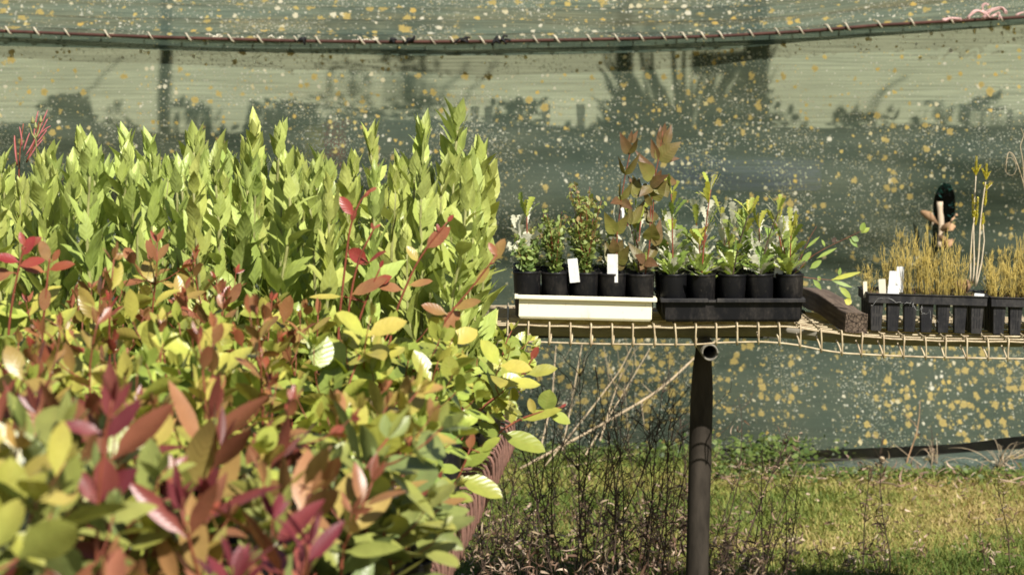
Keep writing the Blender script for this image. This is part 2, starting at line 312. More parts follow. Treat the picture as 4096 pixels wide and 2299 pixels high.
# ------------------------------------------------------------------ mesh builder
class MB:
    def __init__(self):
        self.v, self.f, self.uv, self.col, self.mi, self.n = [], [], [], [], [], 0
    def add(self, v, f, uv=None, col=(0.5, 0.5, 0.5), mi=0):
        v = np.asarray(v, float)
        k = len(v)
        self.v.append(v)
        self.uv.append(np.zeros((k, 2)) if uv is None else np.asarray(uv, float))
        c = np.asarray(col, float)
        self.col.append(np.tile(c, (k, 1)) if c.ndim == 1 else c)
        n = self.n
        for q in f:
            self.f.append([i + n for i in q])
            self.mi.append(mi)
        self.n += k
    def tube(self, pts, rad, sides=6, cap=True, mi=0, col=(0.5, 0.5, 0.5)):
        pts = np.asarray(pts, float)
        n = len(pts)
        rad = np.full(n, rad, float) if np.isscalar(rad) else np.asarray(rad, float)
        t = np.gradient(pts, axis=0)
        t /= np.linalg.norm(t, axis=1)[:, None] + 1e-12
        a = np.array([1.0, 0, 0]) if abs(t[0][0]) < 0.8 else np.array([0, 0, 1.0])
        vs = []
        for i in range(n):
            a = a - t[i] * np.dot(a, t[i]); a /= np.linalg.norm(a) + 1e-12
            b = np.cross(t[i], a)
            th = np.arange(sides) / sides * 2 * PI
            vs.append(pts[i] + rad[i] * (np.cos(th)[:, None] * a + np.sin(th)[:, None] * b))
        fs = []
        for i in range(n - 1):
            for j in range(sides):
                k = (j + 1) % sides
                fs.append([i * sides + j, i * sides + k, (i + 1) * sides + k, (i + 1) * sides + j])
        if cap:
            fs.append(list(range(sides))[::-1]); fs.append([(n - 1) * sides + j for j in range(sides)])
        uv = np.zeros((n * sides, 2)); uv[:, 1] = np.repeat(np.linspace(0, 1, n), sides)
        self.add(np.concatenate(vs), fs, uv, col, mi)
    def box(self, c, s, rot=None, mi=0, taper=1.0):
        x, y, z = [q / 2 for q in s]
        v = []
        for zz in (-z, z):
            k = taper if zz < 0 else 1.0
            v += [(-x * k, -y * k, zz), (x * k, -y * k, zz), (x * k, y * k, zz), (-x * k, y * k, zz)]
        v = np.array(v)
        if rot is not None:
            v = v @ np.array(rot).T
        self.add(v + np.asarray(c), [[3, 2, 1, 0], [4, 5, 6, 7], [0, 1, 5, 4], [1, 2, 6, 5], [2, 3, 7, 6], [3, 0, 4, 7]], mi=mi)
    def lathe(self, prof, sides=24, c=(0, 0, 0), mi=0):
        th = np.arange(sides) / sides * 2 * PI
        v = np.concatenate([np.stack([r * np.cos(th), r * np.sin(th), np.full(sides, z)], 1) for r, z in prof]) + np.asarray(c)
        fs = []
        for i in range(len(prof) - 1):
            for j in range(sides):
                k = (j + 1) % sides
                fs.append([i * sides + j, i * sides + k, (i + 1) * sides + k, (i + 1) * sides + j])
        self.add(v, fs, mi=mi)
    def blob(self, c, r, rot=0.0, mi=0, sub=0):
        g = np.array([(1, 0, 0), (-1, 0, 0), (0, 1, 0), (0, -1, 0), (0, 0, 1), (0, 0, -1)], float) * np.asarray(r)
        g = g * rng.uniform(0.7, 1.2, (6, 3))
        cr, sr = math.cos(rot), math.sin(rot)
        g = g @ np.array([[cr, sr, 0], [-sr, cr, 0], [0, 0, 1]])
        self.add(g + np.asarray(c), [[0, 2, 4], [2, 1, 4], [1, 3, 4], [3, 0, 4], [2, 0, 5], [1, 2, 5], [3, 1, 5], [0, 3, 5]], mi=mi)
    def grid(self, X, uv, mi=0, col=(0.5, 0.5, 0.5)):
        nr, nc = X.shape[:2]
        fs = [[r * nc + c, r * nc + c + 1, (r + 1) * nc + c + 1, (r + 1) * nc + c] for r in range(nr - 1) for c in range(nc - 1)]
        self.add(X.reshape(-1, 3), fs, uv.reshape(-1, 2), col, mi)
    def leaf(self, base, d, n, L, W, prof, curl=0.0, fold=0.15, serr=0.0, tint=0.5, rnd=0.5, ns=7, cols=5, wave=0.0, tip=None, mi=0):
        d = np.asarray(d, float); d = d / (np.linalg.norm(d) + 1e-9)
        n = np.asarray(n, float)
        n = n - d * np.dot(n, d)
        if np.linalg.norm(n) < 1e-3:
            n = np.cross(d, [1, 0.3, 0.1])
        n /= np.linalg.norm(n)
        x = np.cross(d, n)
        t = np.linspace(0, 1, ns + 1)
        w = np.interp(t, prof[0], prof[1]) * W / 2
        if serr:
            w = w * (1 + serr * np.where(np.arange(ns + 1) % 2 == 0, 1, -1) * (t > 0.15) * (t < 0.97))
        ang = curl * t
        st = L / ns
        dirs = np.cos(ang)[:, None] * d - np.sin(ang)[:, None] * n
        nor = np.sin(ang)[:, None] * d + np.cos(ang)[:, None] * n
        cen = np.asarray(base, float) + np.concatenate([np.zeros((1, 3)), np.cumsum(dirs[:-1] * st, axis=0)])
        us = np.linspace(-1, 1, cols)
        V = cen[:, None, :] + us[None, :, None] * w[:, None, None] * x[None, None, :]
        lift = fold * (np.abs(us) ** 1.3)[None, :] * w[:, None]
        if wave:
            lift = lift + wave * np.abs(us)[None, :] * w[:, None] * np.sin(t * 17 + rnd * 20)[:, None] * np.sign(us)[None, :]
        V = V + lift[:, :, None] * nor[:, None, :]
        uv = np.stack([np.tile((us + 1) / 2, (ns + 1, 1)), np.tile(t[:, None], (1, cols))], 2)
        tv = np.full(ns + 1, tint) if tip is None else np.linspace(tint, tip, ns + 1)
        colr = np.zeros((ns + 1, cols, 3)); colr[..., 0] = tv[:, None]; colr[..., 1] = rnd; colr[..., 2] = 0.5
        nc = cols
        fs = [[r * nc + c, r * nc + c + 1, (r + 1) * nc + c + 1, (r + 1) * nc + c] for r in range(ns) for c in range(nc - 1)]
        self.add(V.reshape(-1, 3), fs, uv.reshape(-1, 2), colr.reshape(-1, 3), mi)
    def mesh(self, name, mats, smooth=True, xf=None):
        me = bpy.data.meshes.new(name)
        v = np.concatenate(self.v) if self.v else np.zeros((0, 3))
        me.from_pydata(v.tolist(), [], self.f)
        uv = np.concatenate(self.uv)
        col = np.concatenate(self.col)
        li = np.zeros(len(me.loops), dtype=np.int32)
        me.loops.foreach_get('vertex_index', li)
        ul = me.uv_layers.new(name='UVMap')
        ul.data.foreach_set('uv', uv[li].astype(np.float32).ravel())
        ca = me.color_attributes.new('lc', 'FLOAT_COLOR', 'POINT')
        ca.data.foreach_set('color', np.concatenate([col, np.ones((len(col), 1))], 1).astype(np.float32).ravel())
        for mm in (mats if isinstance(mats, (list, tuple)) else [mats]):
            me.materials.append(mm)
        me.polygons.foreach_set('material_index', np.array(self.mi, dtype=np.int32))
        me.polygons.foreach_set('use_smooth', np.full(len(self.f), smooth))
        me.update()
        return me

def link(name, me, parent=None, loc=(0, 0, 0)):
    o = bpy.data.objects.new(name, me)
    C.objects.link(o)
    o.location = loc
    if parent is not None:
        o.parent = parent
    return o

def part(name, mb, mats, parent=None, smooth=True, loc=(0, 0, 0)):
    return link(name, mb.mesh(name, mats, smooth), parent, loc)

def bevel(o, w, seg=2):
    b = o.modifiers.new('bevel', 'BEVEL'); b.width = w; b.segments = seg; b.limit_method = 'ANGLE'
    return o

def thing(name, label, cat, loc=(0, 0, 0), rot=(0, 0, 0), group=None):
    o = bpy.data.objects.new(name, None)
    C.objects.link(o)
    o.location = loc; o.rotation_euler = rot; o.empty_display_size = 0.05
    return tag(o, label, cat, group)

def tag(o, label=None, cat=None, group=None, kind=None):
    if label: o['label'] = label
    if cat: o['category'] = cat
    if group: o['group'] = group
    if kind: o['kind'] = kind
    return o

def dup(root, loc, rot=(0, 0, 0), scale=1.0, label=None, group=None):
    r = root.copy(); C.objects.link(r)
    r.location = loc; r.rotation_euler = rot
    r.scale = (scale,) * 3 if np.isscalar(scale) else scale
    if label: r['label'] = label
    if group: r['group'] = group
    for ch in root.children:
        c = ch.copy(); C.objects.link(c); c.parent = r
        for g in ch.children:
            d = g.copy(); C.objects.link(d); d.parent = c
    return r

def rot_about(v, axis, a):
    axis = np.asarray(axis, float); axis = axis / np.linalg.norm(axis)
    v = np.asarray(v, float)
    return v * math.cos(a) + np.cross(axis, v) * math.sin(a) + axis * np.dot(axis, v) * (1 - math.cos(a))

def unit(v):
    v = np.asarray(v, float)
    return v / (np.linalg.norm(v) + 1e-9)

def bez(p0, p1, p2, n=8):
    t = np.linspace(0, 1, n)[:, None]
    return (1 - t) ** 2 * np.asarray(p0) + 2 * t * (1 - t) * np.asarray(p1) + t ** 2 * np.asarray(p2)

PR_LIME = ([0, .05, .12, .2, .32, .45, .6, .75, .88, 1], [.07, .07, .12, .55, .97, 1, .85, .55, .26, 0.0])
PR_ROUND = ([0, .05, .10, .2, .35, .5, .65, .8, .92, 1], [.05, .06, .14, .6, .95, 1, .95, .74, .42, 0.0])
PR_LANCE = ([0, .05, .10, .22, .4, .6, .8, .92, 1], [.07, .09, .2, .72, 1, .93, .6, .28, 0.0])
PR_OVATE = ([0, .04, .12, .25, .4, .6, .8, 1], [.1, .5, .85, 1, .93, .66, .33, 0.0])
PR_SAW = ([0, .08, .2, .4, .6, .8, .92, 1], [.12, .18, .34, .6, .82, 1, .9, .35])
PR_SMALL = ([0, .1, .3, .6, .85, 1], [.1, .3, .85, 1, .6, 0.05])

# ------------------------------------------------------------------ world, sun, camera
SUN = Vector((0.33, -0.63, 0.70)).normalized()
w = bpy.data.worlds.new('World'); bpy.context.scene.world = w; w.use_nodes = True
nt = w.node_tree; nt.nodes.clear()
sky = nt.nodes.new('ShaderNodeTexSky'); sky.sky_type = 'NISHITA'; sky.sun_disc = False
sky.sun_elevation = math.asin(SUN.z); sky.sun_rotation = math.atan2(SUN.x, SUN.y)
bg = nt.nodes.new('ShaderNodeBackground'); bg.inputs[1].default_value = 0.05
wo = nt.nodes.new('ShaderNodeOutputWorld')
nt.links.new(sky.outputs[0], bg.inputs[0]); nt.links.new(bg.outputs[0], wo.inputs[0])
sl = bpy.data.lights.new('sun', 'SUN'); sl.energy = 5.0; sl.angle = R(0.5); sl.color = (1.0, 0.95, 0.86)
so = bpy.data.objects.new('sun', sl); C.objects.link(so)
so.rotation_euler = SUN.to_track_quat('Z', 'Y').to_euler(); so.location = (3, -5, 8)

cd = bpy.data.cameras.new('camera'); co = bpy.data.objects.new('camera', cd); C.objects.link(co)
co.location = (0, 0, CAMZ); co.rotation_euler = (PI / 2 - PITCH, 0, 0)
cd.lens = 100; cd.sensor_width = 36; cd.clip_start = 0.05; cd.clip_end = 500
cd.dof.use_dof = True; cd.dof.focus_distance = 5.5; cd.dof.aperture_fstop = 12
bpy.context.scene.camera = co
sc = bpy.context.scene
sc.view_settings.view_transform = 'Standard'; sc.view_settings.look = 'None'
sc.view_settings.exposure = 0.68; sc.view_settings.gamma = 1.0
sc.cycles.max_bounces = 7; sc.cycles.transparent_max_bounces = 12

# ------------------------------------------------------------------ ground
mb = MB()
g = np.linspace(-1, 1, 61)
gx = np.sign(g) * np.abs(g) ** 2.5 * 90
X = np.zeros((61, 61, 3)); X[..., 0] = gx[None, :]; X[..., 1] = gx[:, None] + 9
mb.grid(X, X[..., :2] * 1.0)
tag(part('ground', mb, M['ground']), kind='structure')

def patch(x, y):
    a = noise.noise(Vector((x * 1.1, y * 1.5, 3.1))) + 0.5 * noise.noise(Vector((x * 3.5, y * 4.5, 7.7)))
    return a

def make_grass():
    mb = MB()
    V, Fc, UVs, Cs = [], [], [], []
    n = 0
    N = 104000
    xs = rng.uniform(-1.1, 2.5, N); ys = rng.uniform(6.5, 10.35, N)
    for i in range(N):
        x, y = xs[i], ys[i]
        if x > .75 and y > 9.93: continue
        p = patch(x, y)
        # bare thatch patch right of the post, greener strip near the bottom edge
        tan = 0.29 + 0.55 * p + 0.30 * math.exp(-((x - 0.95) / 0.45) ** 2 - ((y - 8.35) / 0.35) ** 2) + 0.22 * math.exp(-((y - 9.55) / 0.18) ** 2) * (x > 0.6)
        if y < 8.1: tan -= 0.22
        if x < 0.3: tan -= 0.12
        h = U(0.007, 0.022) * (1.0 if tan < 0.5 else 0.7)
        h *= 1 + 1.1 * max(0, noise.noise(Vector((x * 9, y * 11, 5))))
        if rng.random() < 0.05: h *= 2.0
        if y < 8.15: h *= 1.25
        a = U(0, 2 * PI); le = U(0.4, 2.2) * h
        wd = U(0.0012, 0.0026)
        dx, dy = math.cos(a), math.sin(a)
        b = np.array([x, y, 0.0])
        s = np.array([-dy, dx, 0]) * wd
        m_ = b + np.array([dx * le * 0.35, dy * le * 0.35, h * 0.65])
        t_ = b + np.array([dx * le, dy * le, h])
        V += [b - s, b + s, m_ + s * 0.8, m_ - s * 0.8, t_]
        Fc += [[n, n + 1, n + 2, n + 3], [n + 3, n + 2, n + 4]]
        tt = min(1, max(0, tan + 0.35 * noise.noise(Vector((x * 14, y * 18, 2))) + U(-0.3, 0.3)))
        c = (tt, U(0.2, 0.8), .5)
        Cs += [c] * 5
        n += 5
    mb.add(np.array(V), Fc, np.zeros((n, 2)), np.array(Cs))
    o = part('grass', mb, M['grass'])
    tag(o, 'short patchy lawn of green and straw coloured grass', kind='stuff')
make_grass()

# ------------------------------------------------------------------ shade house
WY = 10.4
rod_px = [(-300, 20), (0, 31), (100, 35), (200, 38.5), (300, 41), (395, 42), (480, 41.5), (560, 40), (640, 38.5), (720, 36), (800, 31.5), (880, 25), (1024, 17), (1300, 2)]
hem_px = [(-300, 38), (0, 46), (100, 48), (200, 51), (300, 53), (400, 55.5), (500, 55.5), (620, 53), (720, 49.5), (800, 42), (880, 36), (960, 30), (1024, 24.5), (1300, 8)]
bot_px = [(-300, 452), (400, 451), (560, 449), (700, 447), (806, 446), (877, 443), (950, 440), (992, 434.5), (1024, 431), (1300, 420)]
def curve_z(tab):
    p = np.array([P(a, b, WY) for a, b in tab])
    return lambda x: np.interp(x, p[:, 0], p[:, 2])
zrod, zhem, zbot = curve_z(rod_px), curve_z(hem_px), curve_z(bot_px)

house = thing('shade_house', 'low shade house of lichen spotted green shade cloth laced to a rusty rod', 'shade house', (0, WY, 0))
L0 = np.array([0, WY, 0])
def cloth_grid(x0, x1, nx, ny, fz0, fz1, yoff, amp, seed, over=False):
    xs = np.linspace(x0, x1, nx); ts = np.linspace(0, 1, ny)
    Xg = np.zeros((ny, nx, 3)); uv = np.zeros((ny, nx, 2))
    for j, t in enumerate(ts):
        for i, x in enumerate(xs):
            z = float(fz0(x)) * (1 - t) + float(fz1(x)) * t
            k = math.sin(PI * min(1, max(0, t)))
            dy = amp * (noise.noise(Vector((x * 0.8 + seed, z * 1.8, 0))) + 0.5 * noise.noise(Vector((x * 1.6 + z * 2.2 + seed, z * 4 - x, 4))) + .22 * noise.noise(Vector((x * 1.2 + seed, z * 13 + x * 1.5, 8)))) * (0.25 + k)
            if over:
                k_ = min(1, max(0, (x - .55) / .7)); k_ = k_ * k_ * (3 - 2 * k_) * max(0, 1 - z / .5) ** 2
                dy -= .33 * k_; z += .030 * k_
            Xg[j, i] = (x, yoff + dy, z); uv[j, i] = (x, z)
    return Xg, uv
mb = MB(); Xg, uv = cloth_grid(-3.2, 3.2, 120, 60, zbot, zrod, 0.0, 0.085, 1.0, True); mb.grid(Xg, uv)
part('wall_cloth', mb, M['cloth'], house)
mb = MB(); Xg, uv = cloth_grid(-3.2, 3.2, 120, 5, zhem, zrod, -0.045, 0.012, 1.0); mb.grid(Xg, uv)
part('hem_cloth', mb, M['cloth_hem'], house)
# roof
mb = MB()
nx, ny = 110, 60
Xg = np.zeros((ny, nx, 3)); uv = np.zeros((ny, nx, 2))
for j, t in enumerate(np.linspace(0, 1, ny)):
    s = 2.3 * t ** 1.5
    for i, x in enumerate(np.linspace(-3.2, 3.2, nx)):
        z0 = float(zrod(x))
        fold = 0.016 * math.sin(s * 34 + 2.2 * noise.noise(Vector((x * 0.5, s * 2, 2)))) * min(1, s * 8) + 0.03 * noise.noise(Vector((x * 0.6, s * 2.5, 9))) * min(1, s * 6)
        Xg[j, i] = (x, s * math.cos(R(15)) - 0.05 - fold * 0.4, z0 - 0.002 + s * math.sin(R(15)) + fold)
        uv[j, i] = (x + 3.7, 2.0 + s)
mb.grid(Xg, uv)
part('roof_cloth', mb, M['cloth_roof'], house)
# rod with twine lacing
xs = np.linspace(-3.2, 2.05, 60)
mb = MB(); mb.tube([(x, -0.075, zrod(x)) for x in xs], 0.0058, 8)
part('rod', mb, M['rust_red'], house)
st_px = [8, 37, 68, 108, 150, 189, 230, 260, 296, 318, 362, 378, 404, 432, 452, 482, 500, 535, 556, 590, 616, 641, 664, 684, 704, 722, 752, 778, 800, 828, 848, 880, 912]
for px in st_px + [-30, -70, 950, 1000, 1040, 1090]:
    x = P(px, 40, WY - 0.08)[0] + U(-0.004, 0.004)
    z = float(zrod(x))
    th = np.linspace(-0.6, PI + 0.9, 9)
    pts = [(x + 0.030 * (k / 8 - 0.5) * U(0.8, 1.2), -0.075 - 0.012 * math.sin(a) * 1.0, z + 0.013 * math.cos(a * 0.9) + 0.004) for k, a in enumerate(th)]
    mb = MB(); mb.tube(pts, U(0.0020, 0.0034), 6); part('twine_loop', mb, M['twine'], house)
for px in (305, 394, 412, 462, 497, 503):
    x = P(px, 40, WY - 0.08)[0]; z = float(zrod(x))
    mb = MB()
    for k in range(4):
        mb.tube(bez((x, -0.085, z), (x + U(-.02, .02), -0.10, z + U(.01, .03)), (x + U(-.03, .03), -0.09, z + U(-.015, .02)), 6), 0.004, 5)
    part('frayed_knot', mb, M['black_fray'], house)
lints = [MB() for _ in range(22)]
for k in range(22):   # bird splash / cobweb lint along the roof edge, pale crusts
    px = U(205, 290) if k < 14 else U(350, 380)
    q = P(px, 39 + (px - 200) * 0.025 + U(-4.5, -0.5), WY - 0.03)
    for kk in range(4):
        lints[k].blob(q - L0 + np.array([U(-.012, .012), -0.02 + U(-.004, .004), U(-.004, .004)]), (U(.004, .011), .003, U(.002, .004)))
    part('lint_patch', lints[k], M['tag_cream'], house)
# frame posts and dark tubes for guy rope shadows behind the cloth
for px0, px1, ytop in ((165, 175, 30), (615, 631, 35), (741, 766, 35)):
    a, b = P(px0, ytop, 12.3), P(px1, ytop, 12.3)
    mb = MB(); zt = 2.3
    mb.box(((a[0] + b[0]) / 2, 12.3 - WY, zt / 2), (b[0] - a[0], 0.08, zt))
    part('post', mb, M['dark_wood'], house)
a, b = P(690, 46, 12.25), P(742, 62, 12.25)
mb = MB(); mb.box(((a[0] + b[0]) / 2, 12.25 - WY, (a[2] + b[2]) / 2), (b[0] - a[0], 0.05, a[2] - b[2]))
part('gable_board', mb, M['dark_wood'], house)
for (x0, y0, x1, y1) in ((468, 56, 428, 100), (498, 52, 452, 106), (128, 55, 90, 96), (900, 70, 820, 120), (880, 82, 850, 118)):
    mb = MB(); a = P(x0, y0, 13.3) - L0; b = P(x1, y1, 13.3) - L0
    mb.tube([a, (a + b) / 2 + np.array([0, 0, -0.01]), b], 0.006, 6)
    part('rope_shadow', mb, M['dark_wood'], house)
# frayed hole
mb = MB()
hl = hc - L0
for k in range(70):
    a = U(0, 2 * PI)
    p0 = hl + np.array([math.cos(a) * 0.036, -0.012, math.sin(a) * 0.083])
    p2 = p0 + np.array([math.cos(a) * U(-.015, .02) + U(-.008, .008), -U(0, .015), math.sin(a) * U(-.02, .02)])
    mb.tube(bez(p0, (p0 + p2) / 2 + rng.uniform(-.008, .008, 3), p2, 5), 0.0012, 4, mi=0 if rng.random() < .7 else 1)
for k in range(40):
    p0 = P(U(934, 952), U(184, 194), WY) - L0 + np.array([0, -0.012, 0])
    p2 = p0 + rng.uniform(-.025, .025, 3) * np.array([1, .2, .6])
    mb.tube(bez(p0, (p0 + p2) / 2 + rng.uniform(-.01, .01, 3), p2, 5), 0.0022, 4, mi=0 if rng.random() < .75 else 1)
part('torn_edge', mb, [M['teal_fray'], M['black_fray']], house)

# stake poking through the hole with curls of bark
stake = thing('wooden_stake', 'pale split wooden stake with curled bark pieces poking through the torn hole', 'stake', (hc[0], WY, 0))
S0 = np.array([hc[0], WY, 0])
mb = MB()
a, b = P(937.5, 196, WY - .02) - S0, P(944, 247, WY - .02) - S0
for (xa, xb, za, zb, yy) in ((P(938.8, 0, WY)[0], P(944.6, 0, WY)[0], P(0, 246, WY)[2], P(0, 201, WY)[2], -0.03), (P(932.5, 0, WY)[0], P(934.8, 0, WY)[0], P(0, 224, WY)[2], P(0, 204, WY)[2], -0.02)):
    n = 10
    xs_ = np.linspace(za, zb, n)
    pts = [((xa + xb) / 2 - hc[0] + 0.003 * math.sin(z * 40), yy, z) for z in xs_]
    mb.tube(pts, [(xb - xa) / 2 * U(.85, 1.1) for _ in range(n)], 7)
part('split_shaft', mb, M['stake'], stake)
mb = MB()
def curlbark(pts, wd, roll=0.6):
    pts = np.array([P(x, y, WY - 0.05 - dd) - S0 for x, y, dd in pts])
    n = 12
    t = np.linspace(0, 1, n); tt = np.linspace(0, 1, len(pts))
    sm = np.stack([np.interp(t, tt, pts[:, k]) for k in range(3)], 1)
    for _ in range(2): sm[1:-1] = (sm[:-2] + sm[1:-1] * 2 + sm[2:]) / 4
    T = np.gradient(sm, axis=0); T /= np.linalg.norm(T, axis=1)[:, None]
    X = np.zeros((n, 6, 3)); uv = np.zeros((n, 6, 2))
    seed = U(0, 50)
    for i in range(n):
        up = unit(np.cross(T[i], (0, 1, 0)) + (0, -.4, 0)); nn = np.cross(T[i], up)
        w_ = wd * (.45 + .55 * math.sin(PI * t[i]) ** .5) * (1 + .5 * noise.noise(Vector((t[i] * 5, seed, 0))))
        for k in range(6):
            a = (k / 5 - .5) * (1.1 + roll * math.sin(t[i] * 5 + seed))
            X[i, k] = sm[i] + up * w_ * math.sin(a) + nn * w_ * (math.cos(a) - .6) * .9
            uv[i, k] = (t[i], k / 5)
    mb.grid(X, uv)
for q_ in ([(921, 211, 0), (928, 215, .02), (936, 221, .035), (944, 227, .03)], [(957, 214, 0), (953, 219, .03), (948, 225, .035), (941, 230, .01)],
           [(955, 226, 0), (950, 227, .02), (944, 231, .02)], [(936, 233, 0), (941, 236, .03), (946, 241, .02), (945, 248, 0)], [(953, 240, 0), (949, 243, .02), (943, 246, .0)]):
    curlbark(q_, U(.015, .023), U(.4, 1.6))
part('bark_curl', mb, M['peel_bark'], stake)

# pink twine
pt = thing('pink_twine', 'frayed tuft of pink baling twine knotted on the rod', 'twine', tuple(P(960, 17, WY - .1)))
o0 = P(960, 17, WY - .1)
mb = MB()
def tw(pp, r=0.0022, spread=.012, n=5):
    for _ in range(n):
        q = [P(x, y, WY - .12) - o0 + rng.uniform(-spread, spread, 3) * 0.5 for x, y in pp]
        q = np.array(q); t = np.linspace(0, 1, 14); tt = np.linspace(0, 1, len(q))
        sm = np.stack([np.interp(t, tt, q[:, k]) for k in range(3)], 1)
        for _i in range(2):
            sm[1:-1] = (sm[:-2] + sm[1:-1] * 2 + sm[2:]) / 4
        mb.tube(sm, r, 5)
tw([(968, 19), (971, 13), (978, 10), (985, 12), (988, 17)], n=7)
tw([(983, 18), (988, 12), (995, 8), (1003, 8), (1006, 13)], n=7)
tw([(991, 17), (998, 12), (1000, 19)], n=5)
tw([(983, 12), (982, 5), (986, 3), (989, 5)], n=2, spread=.006)
tw([(943, 20), (952, 18), (962, 19)], n=5, spread=.008)
tw([(1016, 15), (1022, 13), (1030, 13)], n=4, spread=.008)
part('twine_strands', mb, M['pink'], pt)

mb = MB(); mb.grid(np.array([[(-4, 10.07, .004), (4, 10.07, .004)], [(-4, 14.1, .004), (4, 14.1, .004)]], float), np.zeros((2, 2, 2)))
tag(part('shade_dark_floor', mb, M['shade_floor']), kind='structure')  # dark sheet added so the gap below the hem looks shaded
# roll of spare cloth on the ground at the foot of the wall
roll = thing('cloth_roll', 'crumpled skirt of teal green shade cloth lying along the foot of the wall', 'shade cloth', (0, 0, 0))
mb = MB()
nx, ns_ = 60, 14
top = [(800, 459, 463), (830, 456, 466), (880, 453, 469), (940, 449, 471), (992, 445, 471), (1024, 443, 471), (1250, 436, 474)]
xsP = np.linspace(800, 1250, nx)
Xg = np.zeros((ns_, nx, 3)); uv = np.zeros((ns_, nx, 2))
for i, px in enumerate(xsP):
    yt = np.interp(px, [q[0] for q in top], [q[1] for q in top]); yb = np.interp(px, [q[0] for q in top], [q[2] for q in top])
    pb = P(px, yb, 9.8); pt_ = P(px, yt, 10.05)
    h = max(0.012, pt_[2])
    for j in range(ns_):
        u = j / (ns_ - 1)
        ang = -0.15 + u * (PI + 0.1)
        yy = 9.90 - 0.09 * math.cos(ang) * (0.6 + h * 6)
        zz = max(0.002, h * (max(0, math.sin(ang))) ** 0.7 * (1 + 0.12 * noise.noise(Vector((pb[0] * 5, u * 3, 1)))))
        Xg[j, i] = (pb[0], yy + 0.02 * noise.noise(Vector((pb[0] * 4, u * 2, 6))), zz); uv[j, i] = (pb[0] + 20, u * 0.3 + 5)
mb.grid(Xg, uv)
part('fold', mb, M['cloth_roll'], roll)

# ------------------------------------------------------------------ things inside the shade house, seen through the cloth
sheet = thing('pale_back_wall', 'pale sunlit sheet wall standing behind the shade house', 'wall', (0, 14.2, 0))
mb = MB()
nx, ny = 80, 8
Xg = np.zeros((ny, nx, 3)); uv = np.zeros((ny, nx, 2))
for j in range(ny):
    for i in range(nx):
        x = -4 + 8 * i / (nx - 1); z = 2.6 * j / (ny - 1)
        Xg[j, i] = (x, 0.05 * noise.noise(Vector((x * 0.8, z, 0))), z)
mb.grid(Xg, uv); part('wall_sheet', mb, M['pale_wall'], sheet)
mb = MB()
for x in (-3.2, -1.1, 1.05, 3.1):
    mb.box((x, 0.11, 1.3), (0.07, 0.07, 2.6))
    part('wall_post', mb, M['dark_wood'], sheet); mb = MB()

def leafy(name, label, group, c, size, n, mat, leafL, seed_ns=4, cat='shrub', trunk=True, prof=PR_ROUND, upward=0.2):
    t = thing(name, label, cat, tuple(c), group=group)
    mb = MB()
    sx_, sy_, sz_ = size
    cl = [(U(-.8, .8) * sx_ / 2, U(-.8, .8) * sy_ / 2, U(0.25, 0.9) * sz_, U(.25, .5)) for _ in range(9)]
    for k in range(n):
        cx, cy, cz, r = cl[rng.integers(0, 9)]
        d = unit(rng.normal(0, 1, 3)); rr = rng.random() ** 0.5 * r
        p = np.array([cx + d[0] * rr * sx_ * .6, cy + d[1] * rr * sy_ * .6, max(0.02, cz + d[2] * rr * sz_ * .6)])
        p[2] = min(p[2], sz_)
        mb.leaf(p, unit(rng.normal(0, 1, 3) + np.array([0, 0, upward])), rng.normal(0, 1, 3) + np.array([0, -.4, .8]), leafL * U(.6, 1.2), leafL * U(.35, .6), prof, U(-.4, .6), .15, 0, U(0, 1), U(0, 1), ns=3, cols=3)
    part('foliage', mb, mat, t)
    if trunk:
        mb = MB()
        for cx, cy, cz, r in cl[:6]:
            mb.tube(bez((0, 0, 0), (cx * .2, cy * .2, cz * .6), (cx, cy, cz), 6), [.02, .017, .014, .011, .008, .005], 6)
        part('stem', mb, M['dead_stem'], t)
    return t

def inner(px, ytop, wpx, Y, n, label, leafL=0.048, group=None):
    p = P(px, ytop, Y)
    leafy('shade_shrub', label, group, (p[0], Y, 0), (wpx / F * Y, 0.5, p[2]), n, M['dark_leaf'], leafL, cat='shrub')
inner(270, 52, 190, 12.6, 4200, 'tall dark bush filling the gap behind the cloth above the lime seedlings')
inner(360, 50, 150, 12.9, 3000, 'tall dark bush behind the cloth beside two slanting rope shadows')
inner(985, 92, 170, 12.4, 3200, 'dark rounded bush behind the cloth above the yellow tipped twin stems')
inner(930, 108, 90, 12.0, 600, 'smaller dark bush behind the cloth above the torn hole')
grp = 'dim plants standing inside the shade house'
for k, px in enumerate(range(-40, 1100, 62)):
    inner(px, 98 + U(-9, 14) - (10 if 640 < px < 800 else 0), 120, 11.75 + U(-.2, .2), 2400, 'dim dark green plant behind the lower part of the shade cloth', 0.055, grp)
# strappy plant
strap = thing('strappy_plant', 'plant with arching strap leaves dimly seen behind the cloth beside a dark post', 'plant', tuple(P(680, 112, 12.1) * np.array([1, 1, 0])))
mb = MB()
b0 = P(680, 112, 12.1); z0 = b0[2] - 0.25
for k in range(46):
    a = U(-1, 1)
    base = np.array([a * 0.12, U(-.1, .1), z0 + U(-.05, .1)])
    mb.leaf(base, unit((a * .7 + U(-.3, .3), U(-.3, .3), 1.0)), (U(-.3, .3), -1, .2), U(.35, .62), .03, PR_LANCE, U(-.4, .9) * (1 if a > 0 else -1), .1, 0, U(0, 1), U(0, 1), ns=7, cols=3)
part('foliage', mb, M['dark_leaf'], strap)
mb = MB(); mb.lathe([(0.0, 0), (0.13, 0), (0.16, z0 * .6), (0.14, z0), (0.0, z0 + .01)], 16)
part('pot', mb, M['plastic_black'], strap)
